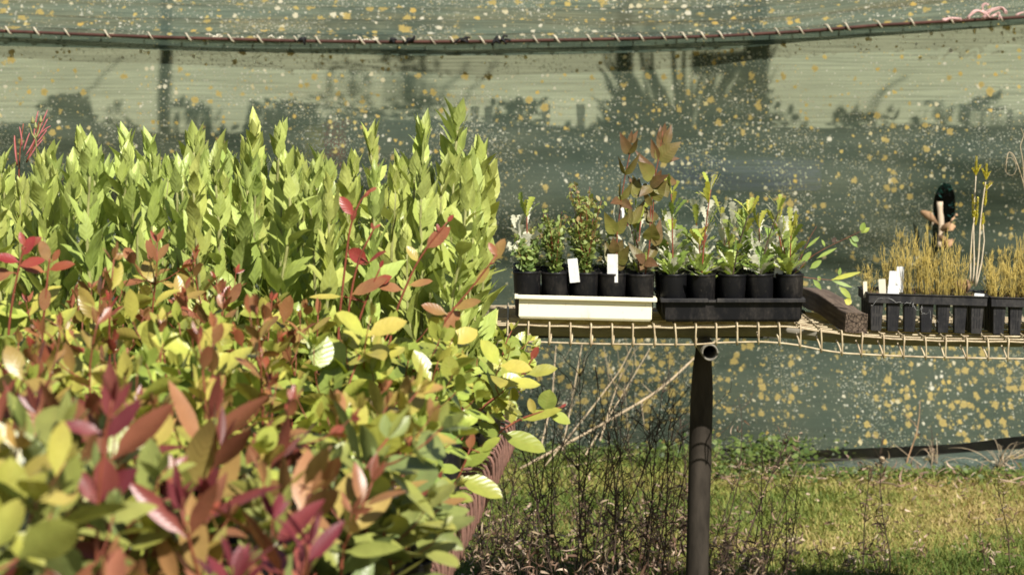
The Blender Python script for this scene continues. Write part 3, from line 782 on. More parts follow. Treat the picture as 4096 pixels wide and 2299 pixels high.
# bench inside
ib = thing('inner_bench', 'dark long bench inside the shade house carrying dim plants', 'bench', (0.4, 11.25, 0))
zt = P(0, 127, 11.25)[2]
mb = MB(); mb.box((-0.1, 0, zt - .03), (5.6, 0.5, 0.05)); part('bench_top', mb, M['dark_wood'], ib)
mb = MB(); mb.box((-0.1, .22, (zt - .06) / 2), (5.6, 0.02, zt - .06)); part('dark_backing', mb, M['dark_wood'], ib)  # added dark backing, darkens everything seen through the lower cloth
for x in (-2.4, -0.8, 0.7, 2.3):
    mb = MB(); mb.box((x, 0, (zt - .06) / 2), (0.07, 0.07, zt - .06)); part('leg', mb, M['dark_wood'], ib)
def crate(px0, px1, y0, y1, Y, mat, label, nslat=4):
    a, b = P(px0, y0, Y), P(px1, y1, Y)
    w_, h_ = b[0] - a[0], a[2] - b[2]
    t = thing('plastic_crate', label, 'crate', ((a[0] + b[0]) / 2, Y, b[2]), group='crates dimly seen through the cloth')
    mb = MB(); d_ = 0.25
    for k in range(nslat):
        z = h_ * (k + .5) / nslat
        for yy in (-d_ / 2, d_ / 2): mb.box((0, yy, z), (w_, 0.012, h_ / nslat * .8))
        for xx in (-w_ / 2, w_ / 2): mb.box((xx, 0, z), (0.012, d_ - .014, h_ / nslat * .8))
    mb.box((0, 0, .006), (w_ - .03, d_ - .03, .012))
    part('crate_body', mb, mat, t, smooth=False)
    mb = MB()
    for yy in (-d_ / 2, d_ / 2): mb.box((0, yy, h_ + .01), (w_ + .02, 0.02, .02))
    part('rim', mb, mat, t, smooth=False)
crate(328, 348, 130, 168, 11.1, M['crate_red'], 'red crate dimly seen through the cloth above the lime seedlings')
crate(310, 327, 132, 168, 11.1, M['crate_yellow'], 'yellowish crate beside the red crate behind the cloth')
crate(618, 700, 166, 190, 11.0, M['crate_blue'], 'long violet crate behind the cloth directly behind the tall brown gum seedling')
crate(705, 815, 168, 189, 11.0, M['crate_blue'], 'long violet crate behind the cloth above the black pot tray')
for px, lab in ((475, 'pale plant tag behind the cloth beside the tallest lime shoots'), (489, 'pale plant tag behind the cloth just right of the tallest lime shoots'), (546, 'pale plant tag behind the cloth between two pairs of tags'), (580, 'pale plant tag behind the cloth close to the dark speckled post')):
    q = P(px, 126, 11.05)
    mb = MB(); mb.box((0, 0, .045), (.035, .002, .09), taper=.7)
    tag(part('plant_tag', mb, M['tag_white'], None, False, (q[0], 11.1, zt - .004)), lab, 'plant tag', 'tags inside the shade house')

# ------------------------------------------------------------------ wire bench on the right
BY = 6.77
zf_tab = [(-300, 321), (518.6, 323), (592, 325.3), (655, 325.7), (697, 325.7), (739, 324.5), (781, 324.5), (803, 326), (823, 329.9), (845, 332.5), (866, 334.7), (886, 336.3), (929, 338.5), (970, 339.4), (1024, 340), (1300, 343)]
zbx_tab = [(-300, 338), (507, 340.5), (592, 343.4), (655, 344), (697, 344.2), (718, 342.2), (760, 341.3), (781, 342.4), (800, 345), (823, 349.8), (845, 352.9), (886, 355), (929, 356.7), (1024, 358.4), (1300, 362)]
def tabz(tab, Y):
    p = np.array([P(a, b, Y) for a, b in tab])
    return lambda x: float(np.interp(x, p[:, 0], p[:, 2]))
zfront, zflange = tabz(zf_tab, BY), tabz(zbx_tab, BY)
def zmesh(x, y):   # height of the mesh top at x and depth y, the front edge sags a little more than the rear
    t = min(1, max(0, (y - BY) / 0.25))
    return zfront(x) * (1 - 0.4 * t) + 0.4 * t * max(zfront(x), 0.778)
bench = thing('wire_bench', 'long cream wire mesh bench on a steel post carrying pot trays', 'bench', (0.5, 7.05, 0))
B0 = np.array([0.5, 7.05, 0])
BX0, BX1, BY1 = -0.75, 1.75, 7.36
mb = MB()
xs = np.linspace(BX0, BX1, 90)
rw = 0.0021
for y in np.arange(BY + 0.05, BY1 + 0.001, 0.05):
    mb.tube([np.array([x, y, zmesh(x, y) - 0.0045]) - B0 for x in xs[::3]], rw, 6)
mb.tube([np.array([x, BY + 0.004, zfront(x) - 0.004 + 0.0008 * math.sin(x * 60)]) - B0 for x in xs], rw * 1.05, 6)
mb.tube([np.array([x, BY + 0.002, zflange(x)]) - B0 for x in xs], rw * 1.05, 6)
x508 = P(508, 330, BY)[0]; step = 20.95 / F * BY
k0 = int((BX0 - x508) / step)
for k in range(k0, int((BX1 - x508) / step)):
    x = x508 + k * step + U(-.0008, .0008)
    zt, zb = zfront(x), zflange(x)
    jx = U(-.002, .002)
    pts = [(x, BY1, zmesh(x, BY1))] + [(x, y, zmesh(x, y)) for y in np.linspace(BY1 - .05, BY + .06, 8)]
    pts += [(x, BY + .02, zt + .002), (x, BY + .006, zt + .0045), (x, BY - .003, zt + .002), (x + jx * .3, BY - .005, zt - .006), (x + jx, BY - .004, (zt + zb) / 2), (x + jx, BY - .0035, zb + .003), (x + jx, BY + .001, zb - .006)]
    lean = np.interp(x, [0.2, 0.55, 0.75], [0.004, 0.0, -0.012])
    hh = U(.014, .024) if x < .65 else U(.026, .034)
    pts += [(x + jx + .001, BY + .007, zb - .004), (x + jx + lean * .6 + .002, BY + .016, zb + .5 * hh), (x + jx + lean, BY + .022, zb + hh)]
    mb.tube([np.array(p) - B0 for p in pts], rw, 6)
part('wire_mesh', mb, M['cream_wire'], bench)
# steel post with flattened top
mb = MB()
PY = 7.09
top, bot = P(703, 347, PY), P(697, 574, PY)
sl_ = (bot - top) / (top[2] - bot[2])
zs = np.linspace(top[2] + 0.02, 0, 24)
prof = []
n = 16
V = []; 
for z in zs:
    dz = top[2] - z
    cx = top[0] + sl_[0] * dz
    wx = np.interp(dz, [-.02, .0, .05, .12, .9], [.017, .018, .0245, .0285, .0285])
    wy = np.interp(dz, [-.02, .0, .05, .12, .9], [.012, .012, .020, .0285, .0285])
    th = np.arange(n) / n * 2 * PI
    V.append(np.stack([cx + wx * np.cos(th), PY + wy * np.sin(th), np.full(n, z)], 1) - B0)
Fs = [[r * n + j, (r + 1) * n + j, (r + 1) * n + (j + 1) % n, r * n + (j + 1) % n] for r in range(len(zs) - 1) for j in range(n)]
mb.add(np.concatenate(V), Fs)
mb.add(V[0], [list(range(n))])
part('post', mb, M['post_steel'], bench)
for x in (-0.65, 1.68):
    mb = MB(); mb.tube([np.array([x, 7.1, 0]) - B0, np.array([x, 7.1, .70]) - B0], .0285, 14); part('post', mb, M['post_steel'], bench)
# open ended cross pipe pointing at the camera
cpx = P(710, 352, 6.84)
mb = MB()
r0, r1 = .0205, .0165
prof = [(r1, 0.35), (r1, 0.0), (r0, 0.0), (r0, 0.5)]
n = 24; th = np.arange(n) / n * 2 * PI
V = np.concatenate([np.stack([cpx[0] + r * np.cos(th), np.full(n, 6.84 + d), cpx[2] + r * np.sin(th)], 1) for r, d in prof]) - B0
mb.add(V, [[r * n + j, r * n + (j + 1) % n, (r + 1) * n + (j + 1) % n, (r + 1) * n + j] for r in range(3) for j in range(n)])
part('cross_pipe', mb, M['pipe'], bench)
# long rails under the mesh
zr = cpx[2] + r0 + .0215
mb = MB()
mb.tube([np.array([x, 7.02, min(zr + .006, zmesh(x, 7.02) - .0295)]) - B0 for x in np.linspace(BX0, BX1, 30)], .0215, 16); part('rail', mb, M['pipe'], bench)
mb = MB()
mb.box(np.array([0.0, 7.27, 0.745]) - B0, (1.5, 0.045, 0.07))
part('rail', mb, M['dark_wood'], bench, False)

# ------------------------------------------------------------------ trays and pots
def tray(name, label, x0, x1, y0, y1, zlo, zhi, mat, tilt, notch=None, lipm=None, lip=.0095):
    cx = (x0 + x1) / 2
    t = thing(name, label, 'tray', (cx, y0, zlo), (0, tilt, 0))
    H = zhi - zlo; W = (x1 - x0) / 2; D = y1 - y0
    mb = MB()
    th = .0022
    lo, hi = np.array([W - .015, .015]), np.array([W - .011, .0105])
    def ring(w_, dy, z): return [(-w_, dy, z), (w_, dy, z), (w_, D - dy, z), (-w_, D - dy, z)]
    V = ring(lo[0], lo[1], 0) + ring(lo[0] + .004, lo[1] - .004, .006) + ring(hi[0], hi[1], H - .003) + ring(hi[0] - th, hi[1] + th, H - .003) + ring(lo[0] - th, lo[1] + th, .004)
    Fs = [[3, 2, 1, 0]]
    for r in range(4):
        for j in range(4):
            k = (j + 1) % 4; Fs.append([r * 4 + j, r * 4 + k, (r + 1) * 4 + k, (r + 1) * 4 + j])
    Fs.append([16, 17, 18, 19])
    mb.add(np.array(V), Fs)
    bevel(part('tray_body', mb, mat, t, False), .0025, 2)
    mb = MB()
    lw = .0085
    segs = [(-W, W)] if not notch else [(-W, notch[0]), (notch[1], W)]
    for a, b in segs:
        mb.box(((a + b) / 2, lw / 2 - .0015, H - lip / 2), (b - a, lw, lip))
    mb.box((0, D - lw / 2 + .0015, H - lip / 2), (2 * W, lw, lip))
    for s in (-1, 1):
        mb.box((s * (W - lw / 2), D / 2, H - lip / 2), (lw, D - 2 * lw + .0025, lip))
    if notch:
        mb.box(((notch[0] + notch[1]) / 2, lw / 2 + .001, H - lip * .8), ((notch[1] - notch[0]) * .98, lw * .6, lip * .5))
    bevel(part('lip', mb, lipm or mat, t, False), .0012, 2)
    return t
TY0, TY1 = 6.79, 7.14
zw = P(580, 320.2, TY0)[2]; zb_ = P(733, 321.8, TY0)[2]
xw0, xw1 = P(514, 295, TY0)[0], P(656.5, 297, TY0)[0]
xb0, xb1 = P(660.7, 298, TY0)[0], P(805.6, 298, TY0)[0]
tray('pot_tray', 'cream plastic tray of black tube pots on the wire bench', xw0, xw1, TY0, TY1, zw, P(585, 296, TY0)[2], M['plastic_cream'], R(1.4))
tb = tray('pot_tray', 'black plastic tray of tube pots with a gap in its lip', xb0, xb1, TY0, TY1, zb_, P(733, 298.1, TY0)[2], M['plastic_black'], 0.0,
     notch=(P(708, 298, TY0)[0] - (xb0 + xb1) / 2, P(717, 298, TY0)[0] - (xb0 + xb1) / 2), lipm=M['plastic_dusty'])
mb = MB()
for k in range(7): mb.blob((-.055 + U(-.02, .02) - .05, .0135 + .006 * U(.2, .4), .032 + U(-.012, .012)), (U(.003, .009), .0012, U(.002, .006)))
part('scuff_mark', mb, M['tag_cream'], tb)

def pot_mesh(h=.11, rt=.0345, rb=.0285):
    mb = MB()
    mb.lathe([(0.0, 0), (rb - .003, 0), (rb, .003), (rt - .0012, h - .009), (rt - .001, h - .006), (rt, h - .005), (rt, h), (rt - .0016, h), (rt - .003, h - .02), (0, h - .021)], 28)
    return mb.mesh('pot', M['plastic_black'])
def soil_mesh(r=.0318, z=.101):
    mb = MB()
    n = 20; th = np.arange(n) / n * 2 * PI
    V = [(0, 0, z + .002)]
    for rr in (.5, .95): V += [(r * rr * math.cos(a), r * rr * math.sin(a), z + U(-.002, .003)) for a in th]
    Fs = [[0, 1 + j, 1 + (j + 1) % n] for j in range(n)] + [[1 + j, 1 + n + j, 1 + n + (j + 1) % n, 1 + (j + 1) % n] for j in range(n)]
    mb.add(np.array(V), Fs)
    for k in range(46):
        a = U(0, 2 * PI); rr = r * math.sqrt(rng.random()) * .95
        s = U(.0009, .0026)
        mb.blob((rr * math.cos(a), rr * math.sin(a), z + .003), (s * U(.8, 1.7), s, s * .8), U(0, 3), mi=1 if rng.random() < .42 else 2)
    return mb.mesh('soil', [M['soil'], M['perlite'], M['bark_bit']])
POT = pot_mesh()
SOILS = [soil_mesh() for _ in range(4)]
def potted(name, label, cat, loc, rot=(0, 0, 0), group=None):
    t = thing(name, label, cat, loc, rot, group)
    link('pot', POT, t)
    s = link('soil', SOILS[int(rng.integers(0, 4))], t)
    return t

# ---- foliage builders (local frame: pot bottom at z = 0, soil at z = .10)
def gum_plant(fol, stem, path, rad, leafL, leafW, prof, gap, tint0, tint1, spread=1.1, ns=7, cols=5, branches=0, bl=(.06, .13), tipcl=True, down=0.0, start=.15, wave=.03, roll=.5, serr=0.0):
    path = np.asarray(path, float)
    seg = np.linalg.norm(np.diff(path, axis=0), axis=1); cum = np.concatenate([[0], np.cumsum(seg)]); Ltot = cum[-1]
    stem.tube(path, np.linspace(rad, rad * .45, len(path)), 6)
    at = lambda s: np.array([np.interp(s, cum, path[:, k]) for k in range(3)])
    def tan(s): return unit(at(min(Ltot, s + .01)) - at(max(0, s - .01)))
    s = start * Ltot; az = U(0, PI)
    while s < Ltot * .985:
        t = s / Ltot
        T = tan(s); ref = unit(np.cross(T, (0.3, 1, .2)))
        d0 = rot_about(ref, T, az)
        size = np.interp(t, [0, .15, .65, .88, 1], [.7, .95, 1.0, .72, .45]) * U(.8, 1.2)
        sprd = spread * np.interp(t, [0, .7, 1], [1.15, 1.0, .5])
        for sg in (0, PI):
            if rng.random() < .06: continue
            dd = rot_about(d0, T, sg + U(-.25, .25))
            sp_ = sprd * U(.75, 1.2)
            d = unit(T * math.cos(sp_) + dd * math.sin(sp_) + np.array([0, 0, -down]))
            nrm = unit(T * .9 + np.array([.25, -.45, .6]) * .8 + rng.normal(0, roll * .5, 3))
            tt = np.clip(tint0 + (tint1 - tint0) * t ** 1.6 + U(-.14, .14), 0, 1)
            fol.leaf(at(s) + dd * rad * .5, d, nrm, leafL * size * U(.9, 1.1), leafW * size * U(.85, 1.15), prof, U(-.15, .7), U(.05, .3), serr, tt, U(0, 1), ns=ns, cols=cols, wave=wave, tip=min(1, tt + U(0, .12)))
        az += PI / 2 + U(-.3, .3)
        s += gap * np.interp(t, [0, .8, 1], [1.0, .9, .55]) * U(.8, 1.25)
    if tipcl:
        for k in range(4):
            d = unit(tan(Ltot) + rng.normal(0, .28, 3))
            tt = np.clip(tint1 + U(-.1, .1), 0, 1)
            fol.leaf(path[-1], d, rng.normal(0, 1, 3), leafL * U(.28, .5), leafW * U(.22, .4), PR_LANCE, U(-.3, .3), .3, 0, tt, U(0, 1), ns=5, cols=3)
    for b in range(branches):
        s = U(.3, .85) * Ltot; T = tan(s); a = U(0, 2 * PI)
        dd = rot_about(unit(np.cross(T, (0.3, 1, .2))), T, a)
        l = U(*bl)
        p0 = at(s); p2 = p0 + (T * .7 + dd * .7) * l; p1 = p0 + dd * l * .5 + T * l * .15
        tb_ = s / Ltot
        gum_plant(fol, stem, bez(p0, p1, p2, 6), rad * .55, leafL * .8, leafW * .8, prof, gap * .85, tint0 + (tint1 - tint0) * tb_ ** 1.6, tint1, spread, ns, cols, 0, bl, True, down, .25, wave, roll)

def lime_plant(seed):
    fol, stem = MB(), MB()
    H = .51 + U(-.02, .02)
    bend = rng.uniform(-.03, .03, 2)
    path = np.array([(bend[0] * math.sin(u * 2.5) * u + .004 * math.sin(u * 9 + seed), bend[1] * u, .10 + (H - .10 - .045) * u) for u in np.linspace(0, 1, 12)])
    stem.tube(path, np.linspace(.0034, .002, 12), 6)
    s = .06; az = U(0, PI)
    while s < 1.0:
        p = np.array([np.interp(s, np.linspace(0, 1, 12), path[:, k]) for k in range(3)])
        size = np.interp(s, [0, .5, .85, 1], [.95, 1.1, 1.0, .72]) * U(.8, 1.2)
        for sg in (0, PI):
            a = az + sg + U(-.3, .3)
            out_ = np.array([math.cos(a), math.sin(a), 0])
            th = np.interp(s, [0, .5, 1], [.7, .45, .25]) * U(.2, 1.7)
            d = out_ * math.sin(th) + np.array([0, 0, math.cos(th)])
            n = -out_ * math.cos(th) + np.array([0, 0, math.sin(th)]) + rng.normal(0, .42, 3)
            L = .062 * size * U(.75, 1.25)
            fol.leaf(p, d, n, L, L * U(.31, .46), PR_LIME, U(-.5, .8) if rng.random() < .93 else U(.8, 1.4), U(.0, .24), .035, np.clip(U(.1, .9) * .6 + .4 * s, 0, 1), U(0, 1), ns=14, cols=5, wave=.05)
            if rng.random() < .4:   # young axil leaves
                d2 = unit(d + np.array([0, 0, .8]))
                fol.leaf(p, d2, n, L * .55, L * .16, PR_LIME, U(-.2, .2), .4, .05, U(.4, .9), U(0, 1), ns=8, cols=3)
        az += PI / 2 + U(-.4, .4)
        s += U(.052, .085)
    for k in range(6):
        a = U(0, 2 * PI); out_ = np.array([math.cos(a), math.sin(a), 0]); th = U(.05, .3)
        d = out_ * math.sin(th) + np.array([0, 0, math.cos(th)])
        L = U(.03, .058)
        fol.leaf(path[-1] + out_ * .003, d, -out_ + rng.normal(0, .2, 3), L, L * U(.28, .4), PR_LIME, U(-.15, .3), .45, .06, U(.45, 1), U(0, 1), ns=14, cols=5)
    return fol.mesh('foliage', M['lime']), stem.mesh('stem', M['green_stem'])

# ------------------------------------------------------------------ left bench (rusty mesh, grey edge board)
BZ = 0.79
def xe(d): return -0.0285 + (d - 4.465) * 0.0655
lb = thing('rusty_bench', 'rusty wire mesh bench with grey edge board under the seedlings', 'bench', (-0.5, 3.5, 0))
Lo = np.array([-0.5, 3.5, 0])
mb = MB()
D0, D1 = 1.75, 4.96
rr_ = .0026
k = 0
for d in np.arange(D0, D1, .05):
    x = xe(d) + U(-.001, .001)
    jy = U(-.003, .003)
    pts = [(x - 1.05, d, BZ), (x - .3, d, BZ), (x - .06, d, BZ - .001), (x - .014, d, BZ + .001), (x - .004, d + jy * .2, BZ - .003), (x, d + jy * .4, BZ - .012), (x + .001, d + jy, BZ - .035), (x - .001, d + jy, BZ - .056), (x - .008, d + jy, BZ - .062), (x - .018, d + jy, BZ - .056), (x - .02, d + jy, BZ - .03)]
    mb.tube(np.array(pts) - Lo, rr_, 7)
for off in (0.03, .08, .2, .35, .5, .65, .8, .95):
    mb.tube([np.array([xe(d) - off, d, BZ - .0055]) - Lo for d in (D0, 3, D1)], rr_, 6)
mb.tube([np.array([xe(d) - .003, d, BZ - .052]) - Lo for d in (D0, 3, D1)], rr_, 6)
mb.tube([np.array([xe(d) - .006, d, BZ - .014]) - Lo for d in (D0, 3, D1)], rr_, 6)
part('wire_mesh', mb, M['rust'], lb)
mb = MB()
ang = math.atan(.0655)
mb.box((0, 0, 0), (.022, 3.0, .06))
ob = part('edge_board', mb, M['grey_board'], lb, False, tuple(np.array([xe(3.4) - .052, 3.4, BZ + .032]) - Lo)); ob.rotation_euler = (0, R(4), -ang); bevel(ob, .003)
for x, y in ((-.28, 2.0), (-.2, 4.7), (-1.0, 2.0), (-1.0, 4.7)):
    mb = MB(); mb.tube([np.array([x, y, 0]) - Lo, np.array([x, y, BZ - .045]) - Lo], .024, 14); part('leg', mb, M['rust'], lb)
for y in (2.0, 3.3, 4.7):
    mb = MB(); mb.tube([np.array([-1.05, y, BZ - .031]) - Lo, np.array([-.22, y, BZ - .031]) - Lo], .021, 12); part('rail', mb, M['rust'], lb)

# ------------------------------------------------------------------ lime seedlings
env = [(-60, 155), (0, 155), (60, 152), (105, 138), (150, 142), (200, 138), (270, 138), (330, 152), (355, 163), (400, 152), (430, 130), (450, 132), (470, 150), (505, 152), (560, 160)]
limes = [lime_plant(k) for k in range(9)]
GL = 'upright lime green seedlings massed on the left bench'
LLAB = 'upright lime green seedling with toothed leaves in the dense block behind the gum seedlings'
HL = .522
def put_lime(mi, x, d, ztop, label=LLAB, tilt=0.0, group=GL):
    t = thing('lime_seedling', label, 'seedling', (x, d, BZ + .004), (U(-.05, .05), tilt + U(-.05, .05), U(0, 2 * PI)), group)
    s = max(.72, (ztop - BZ) / HL)
    t.scale = (min(1.08, s * 1.05),) * 2 + (s,)
    link('foliage', limes[mi][0], t); link('stem', limes[mi][1], t)
    link('pot', POT, t)
cnt = 0
heroes = [(35, 148, 4.75), (52, 137, 4.7), (105, 116, 4.72), (120, 121, 4.66), (148, 124, 4.74), (168, 129, 4.72), (190, 123, 4.7), (208, 119, 4.76), (232, 112, 4.72), (245, 126, 4.66), (273, 123, 4.7), (300, 136, 4.7), (372, 111, 4.6),
          (405, 141, 4.6), (427, 97, 4.7), (439, 106, 4.62), (451, 111, 4.74), (466, 134, 4.6), (482, 124, 4.66), (5, 148, 4.7), (330, 141, 4.7)]
taken = []
for px, py, d in heroes:
    p = P(px, py, d)
    lab = LLAB
    if px == 427: lab = 'tallest lime green seedling reaching highest against the shade cloth'
    if px == 372: lab = 'tall lime green seedling standing alone above its neighbours left of the tallest clump'
    if px == 482: lab = 'tall lime green seedling at the edge of the lime block beside the wire bench'
    put_lime(int(rng.integers(0, 9)), p[0], d, p[2], lab, group=GL if lab == LLAB else GL)
    taken.append((p[0], d))
for d in np.arange(4.18, 4.92, .08):
    x = xe(d) - .085
    while x > -.19 * d - .03:
        xx, dd = x + U(-.018, .018), d + U(-.02, .02)
        px = 512 + F * xx / dd
        if all((xx - a) ** 2 + (dd - b) ** 2 > .045 ** 2 for a, b in taken):
            py = np.interp(px, [e[0] for e in env], [e[1] for e in env]) + U(-2, 26)
            put_lime(int(rng.integers(0, 9)), xx, dd, P(px, py, dd)[2])
            cnt += 1
        x -= .077

for k in range(11):
    d = 4.2 + k * .062
    py = U(140, 250)
    x = xe(d) - U(.045, .10)
    put_lime(int(rng.integers(0, 9)), x, d, P(512, py, d)[2], 'lime green seedling leaning out at the open edge of the block beside the cream tray', U(.0, .13))

# ------------------------------------------------------------------ gum seedlings
def gum_proto(kind, v=0):
    fol, stem = MB(), MB()
    H = U(.27, .31) if kind != 3 else .36
    b = rng.uniform(-.035, .035, 2)
    path = np.array([(b[0] * u ** 1.5 + .006 * math.sin(u * 7 + b[1] * 90), b[1] * u ** 1.5, .10 + (H - .10) * u) for u in np.linspace(0, 1, 10)])
    if kind == 0:
        gum_plant(fol, stem, path, .0022, .072, .045, PR_ROUND, .044, .02, U(.18, .55), 1.1, branches=4, bl=(.06, .13), start=.06)
    elif kind == 1:
        gum_plant(fol, stem, path, .0020, .058, .032, PR_ROUND, .038, .08, U(.55, .9), .95, branches=3, bl=(.06, .12), start=.1)
    elif kind == 3:
        gum_plant(fol, stem, path, .0021, .047, .021, PR_ROUND, .040, .25, U(.78, .98), .75, branches=2, bl=(.05, .1), start=.40, tipcl=True)
    elif kind == 4:
        gum_plant(fol, stem, path, .0026, .080, .042, PR_ROUND, .038, .0, U(.05, .25), 1.0, ns=9, branches=3, bl=(.06, .12), start=.08)
    else:
        t1_ = [1.1, .55, .95, .3, 1.05, .6, .75][v]
        gum_plant(fol, stem, path, .0028, .100, .031, PR_LANCE, .044, .0, t1_, .75, ns=9, branches=2, bl=(.07, .12), start=.1, roll=1.2)
    return fol.mesh('foliage', M['narrow'] if kind in (2, 4) else M['euc']), stem.mesh('stem', M['red_stem']), H
protos = {0: [gum_proto(0) for _ in range(7)], 1: [gum_proto(1) for _ in range(6)], 2: [gum_proto(2, k) for k in range(7)], 3: [gum_proto(3) for k in range(7)], 4: [gum_proto(4) for k in range(4)]}
GE = 'young gum seedlings massed on the left bench'
LAB = {0: 'round leaved yellow green gum seedling in the mass in front of the lime block', 1: 'round leaved gum seedling with orange red tips massed before the lime block',
       2: 'narrow leaved red tipped gum seedling in the blurred front corner',
       3: 'slender upright gum shoot with red tips standing above the yellow green gums', 4: 'broad leaved green gum seedling in the blurred front rows'}
def put_gum(kind, x, d, ztop, tilt=(0, 0), label=None, extra=1.0):
    fo, sm, H = protos[kind][int(rng.integers(0, len(protos[kind])))] if kind != 2 else protos[2][int(rng.choice([0, 2, 4, 0, 4, 6] if x < -.09 * d else [1, 3, 5, 6, 2]))]
    t = thing('gum_seedling', label or LAB[kind], 'seedling', (x, d, BZ + .004), (tilt[0] + U(-.12, .12), tilt[1] + U(-.12, .12), U(0, 2 * PI)), GE)
    s = (ztop - BZ) / H
    k = min(max(s, .8), 1.25)
    t.scale = (k * extra, k * extra, s)
    link('foliage', fo, t); link('stem', sm, t); link('pot', POT, t)
ng = 0
d = 4.12
while d > 1.98:
    x = xe(d) - .085
    row = 0
    while x > -.188 * d - .05:
        xx, dd = x + U(-.014, .014), d + U(-.016, .016)
        px = 512 + F * xx / dd
        u = (xx + .19 * dd) / (xe(dd) + .19 * dd)       # 0 at the left of the frame, 1 at the bench edge
        q = rng.random()
        near = (2.95 - dd + .25 * (1 - u)) / .6          # 0 far, 1 near, soft change between the two
        if q < near: kind = 2 if rng.random() < .66 - .3 * u else (4 if rng.random() < .35 + .5 * u else 1)
        else: kind = 3 if rng.random() < .34 else (1 if rng.random() < .3 else 0)
        base = 1.035 if dd > 2.8 else 1.05
        z = base + U(-.035, .03) - .05 * max(0, u - .8) / .2
        if kind == 1: z += .02
        if kind == 3: z += U(.02, .12)
        if dd < 2.6: z -= .035 * u
        edge = row == 0
        put_gum(kind, xx, dd, z, (0, U(.2, .6) if edge else (U(.05, .3) if row == 1 else 0)))
        ng += 1; row += 1
        x -= .086
    d -= .088

def sprig(label, d, stem_px, leaves, r=.0022, mat='euc', prof=PR_ROUND, kind='gum_shoot', grp=GE):
    """a taller individual shoot: stem through photo points at one depth, rooted in its pot; leaves = (px, py, length m, width m, heading deg, tint, tilt)"""
    pts = [P(x, y, d + dd) for x, y, dd in stem_px]
    root = np.array([pts[0][0] - (.0 if pts[0][0] < xe(d) - .08 else pts[0][0] - xe(d) + .08), d + stem_px[0][2], BZ + .004])
    t = thing(kind, label, 'seedling', tuple(root), group=grp)
    full = [root + (0, 0, .10), (root + (0, 0, .10)) * .5 + pts[0] * .5 + (0, 0, .01)] + pts
    full = np.array(full) - root
    tt = np.linspace(0, 1, len(full)); t2 = np.linspace(0, 1, 22)
    sm = np.stack([np.interp(t2, tt, full[:, k]) for k in range(3)], 1)
    for _ in range(2): sm[1:-1] = (sm[:-2] + sm[1:-1] * 2 + sm[2:]) / 4
    stem, fol = MB(), MB()
    stem.tube(sm, np.linspace(r, r * .5, 22), 6)
    for (px, py, L, W, hd, tint, tilt) in leaves:
        b = P(px, py, d) - root
        a = R(hd)
        dd = np.array([math.cos(a), -.35 * tilt, math.sin(a)])
        i = int(np.argmin(np.linalg.norm(sm - b, axis=1)))
        stem.tube([sm[i], b], r * .4, 5)
        fol.leaf(b, dd, (U(-.3, .3), -1 + .5 * tilt, .6 + tilt), L, W, prof, U(-.1, .4), U(.08, .22), 0, tint, U(.2, .8), ns=9, cols=5, wave=.04, tip=min(1, tint + .08))
    part('foliage', fol, M[mat], t); part('stem', stem, M['red_stem'], t); link('pot', POT, t)
    return t
mm = lambda px, d: px / F * d
d = 4.05
sprig('tall bare red shoot with dark red leaves near the top of the lime block', d, [(338, 330, 0), (345, 265, 0), (350, 225, 0), (360, 200, 0), (368, 192, 0)],
      [(353, 216, mm(24, d), mm(11, d), 122, 1, .1), (356, 208, mm(14, d), mm(6, d), 250, .95, .2), (363, 198, mm(12, d), mm(4, d), 48, .9, 0), (368, 192, mm(10, d), mm(4, d), 30, .85, 0)])
sprig('gum shoot with a heart shaped pair of dark maroon leaves', d, [(346, 330, 0), (352, 285, 0), (360, 255, 0), (370, 236, 0), (375, 226, 0)],
      [(368, 262, mm(24, d), mm(15, d), 148, 1, -.6), (367, 264, mm(25, d), mm(16, d), 38, 1, .9), (373, 230, mm(8, d), mm(3, d), 100, .9, 0), (375, 228, mm(7, d), mm(3, d), 40, .9, 0)])
sprig('gum shoot leaning over the lime leaves with an orange leaf near its tip', d, [(390, 330, 0), (400, 300, 0), (415, 265, 0), (432, 240, 0), (447, 222, 0)],
      [(425, 249, mm(34, d), mm(15, d), 42, .8, .1), (418, 262, mm(20, d), mm(10, d), 120, .55, .2), (439, 232, mm(9, d), mm(4, d), 100, .95, 0), (447, 222, mm(10, d), mm(5, d), 50, .95, 0), (404, 290, mm(30, d), mm(14, d), 165, .75, .4), (408, 285, mm(26, d), mm(12, d), 10, .7, .5)])
sprig('gum shoot with a broad orange brown leaf lifted in front of the lime block', d, [(352, 345, 0), (362, 310, 0), (372, 286, 0), (380, 268, 0)],
      [(350, 295, mm(42, d), mm(17, d), 25, .72, .3), (344, 296, mm(36, d), mm(12, d), 180, .45, .8), (372, 284, mm(22, d), mm(12, d), 20, .85, .2), (380, 268, mm(9, d), mm(4, d), 70, .95, 0)])
sprig('gum shoot with three orange leaves held below the lime leaves at its edge', 3.95, [(420, 380, 0), (430, 345, 0), (450, 312, 0), (470, 290, 0), (497, 254, 0)],
      [(433, 340, mm(40, d), mm(18, d), 50, .72, .2), (452, 308, mm(30, d), mm(14, d), 15, .66, .4), (448, 314, mm(28, d), mm(14, d), 160, .7, .3), (494, 262, mm(26, d), mm(12, d), 70, .66, .1), (497, 256, mm(16, d), mm(7, d), 120, .8, 0), (476, 285, mm(22, d), mm(10, d), 55, .6, .1)])
sprig('reddish gum shoot whose red leaves stand out at the frame edge below the lime block', 3.7, [(8, 330, 0), (14, 290, 0), (20, 262, 0), (24, 246, 0)],
      [(20, 262, mm(24, d), mm(13, d), 165, 1, .4), (22, 256, mm(22, d), mm(12, d), 60, .95, .2), (18, 266, mm(26, d), mm(12, d), 20, .9, .3), (24, 246, mm(14, d), mm(6, d), 105, .9, 0), (26, 248, mm(18, d), mm(8, d), 40, .85, .1), (14, 272, mm(30, d), mm(18, d), 190, .75, .3)])
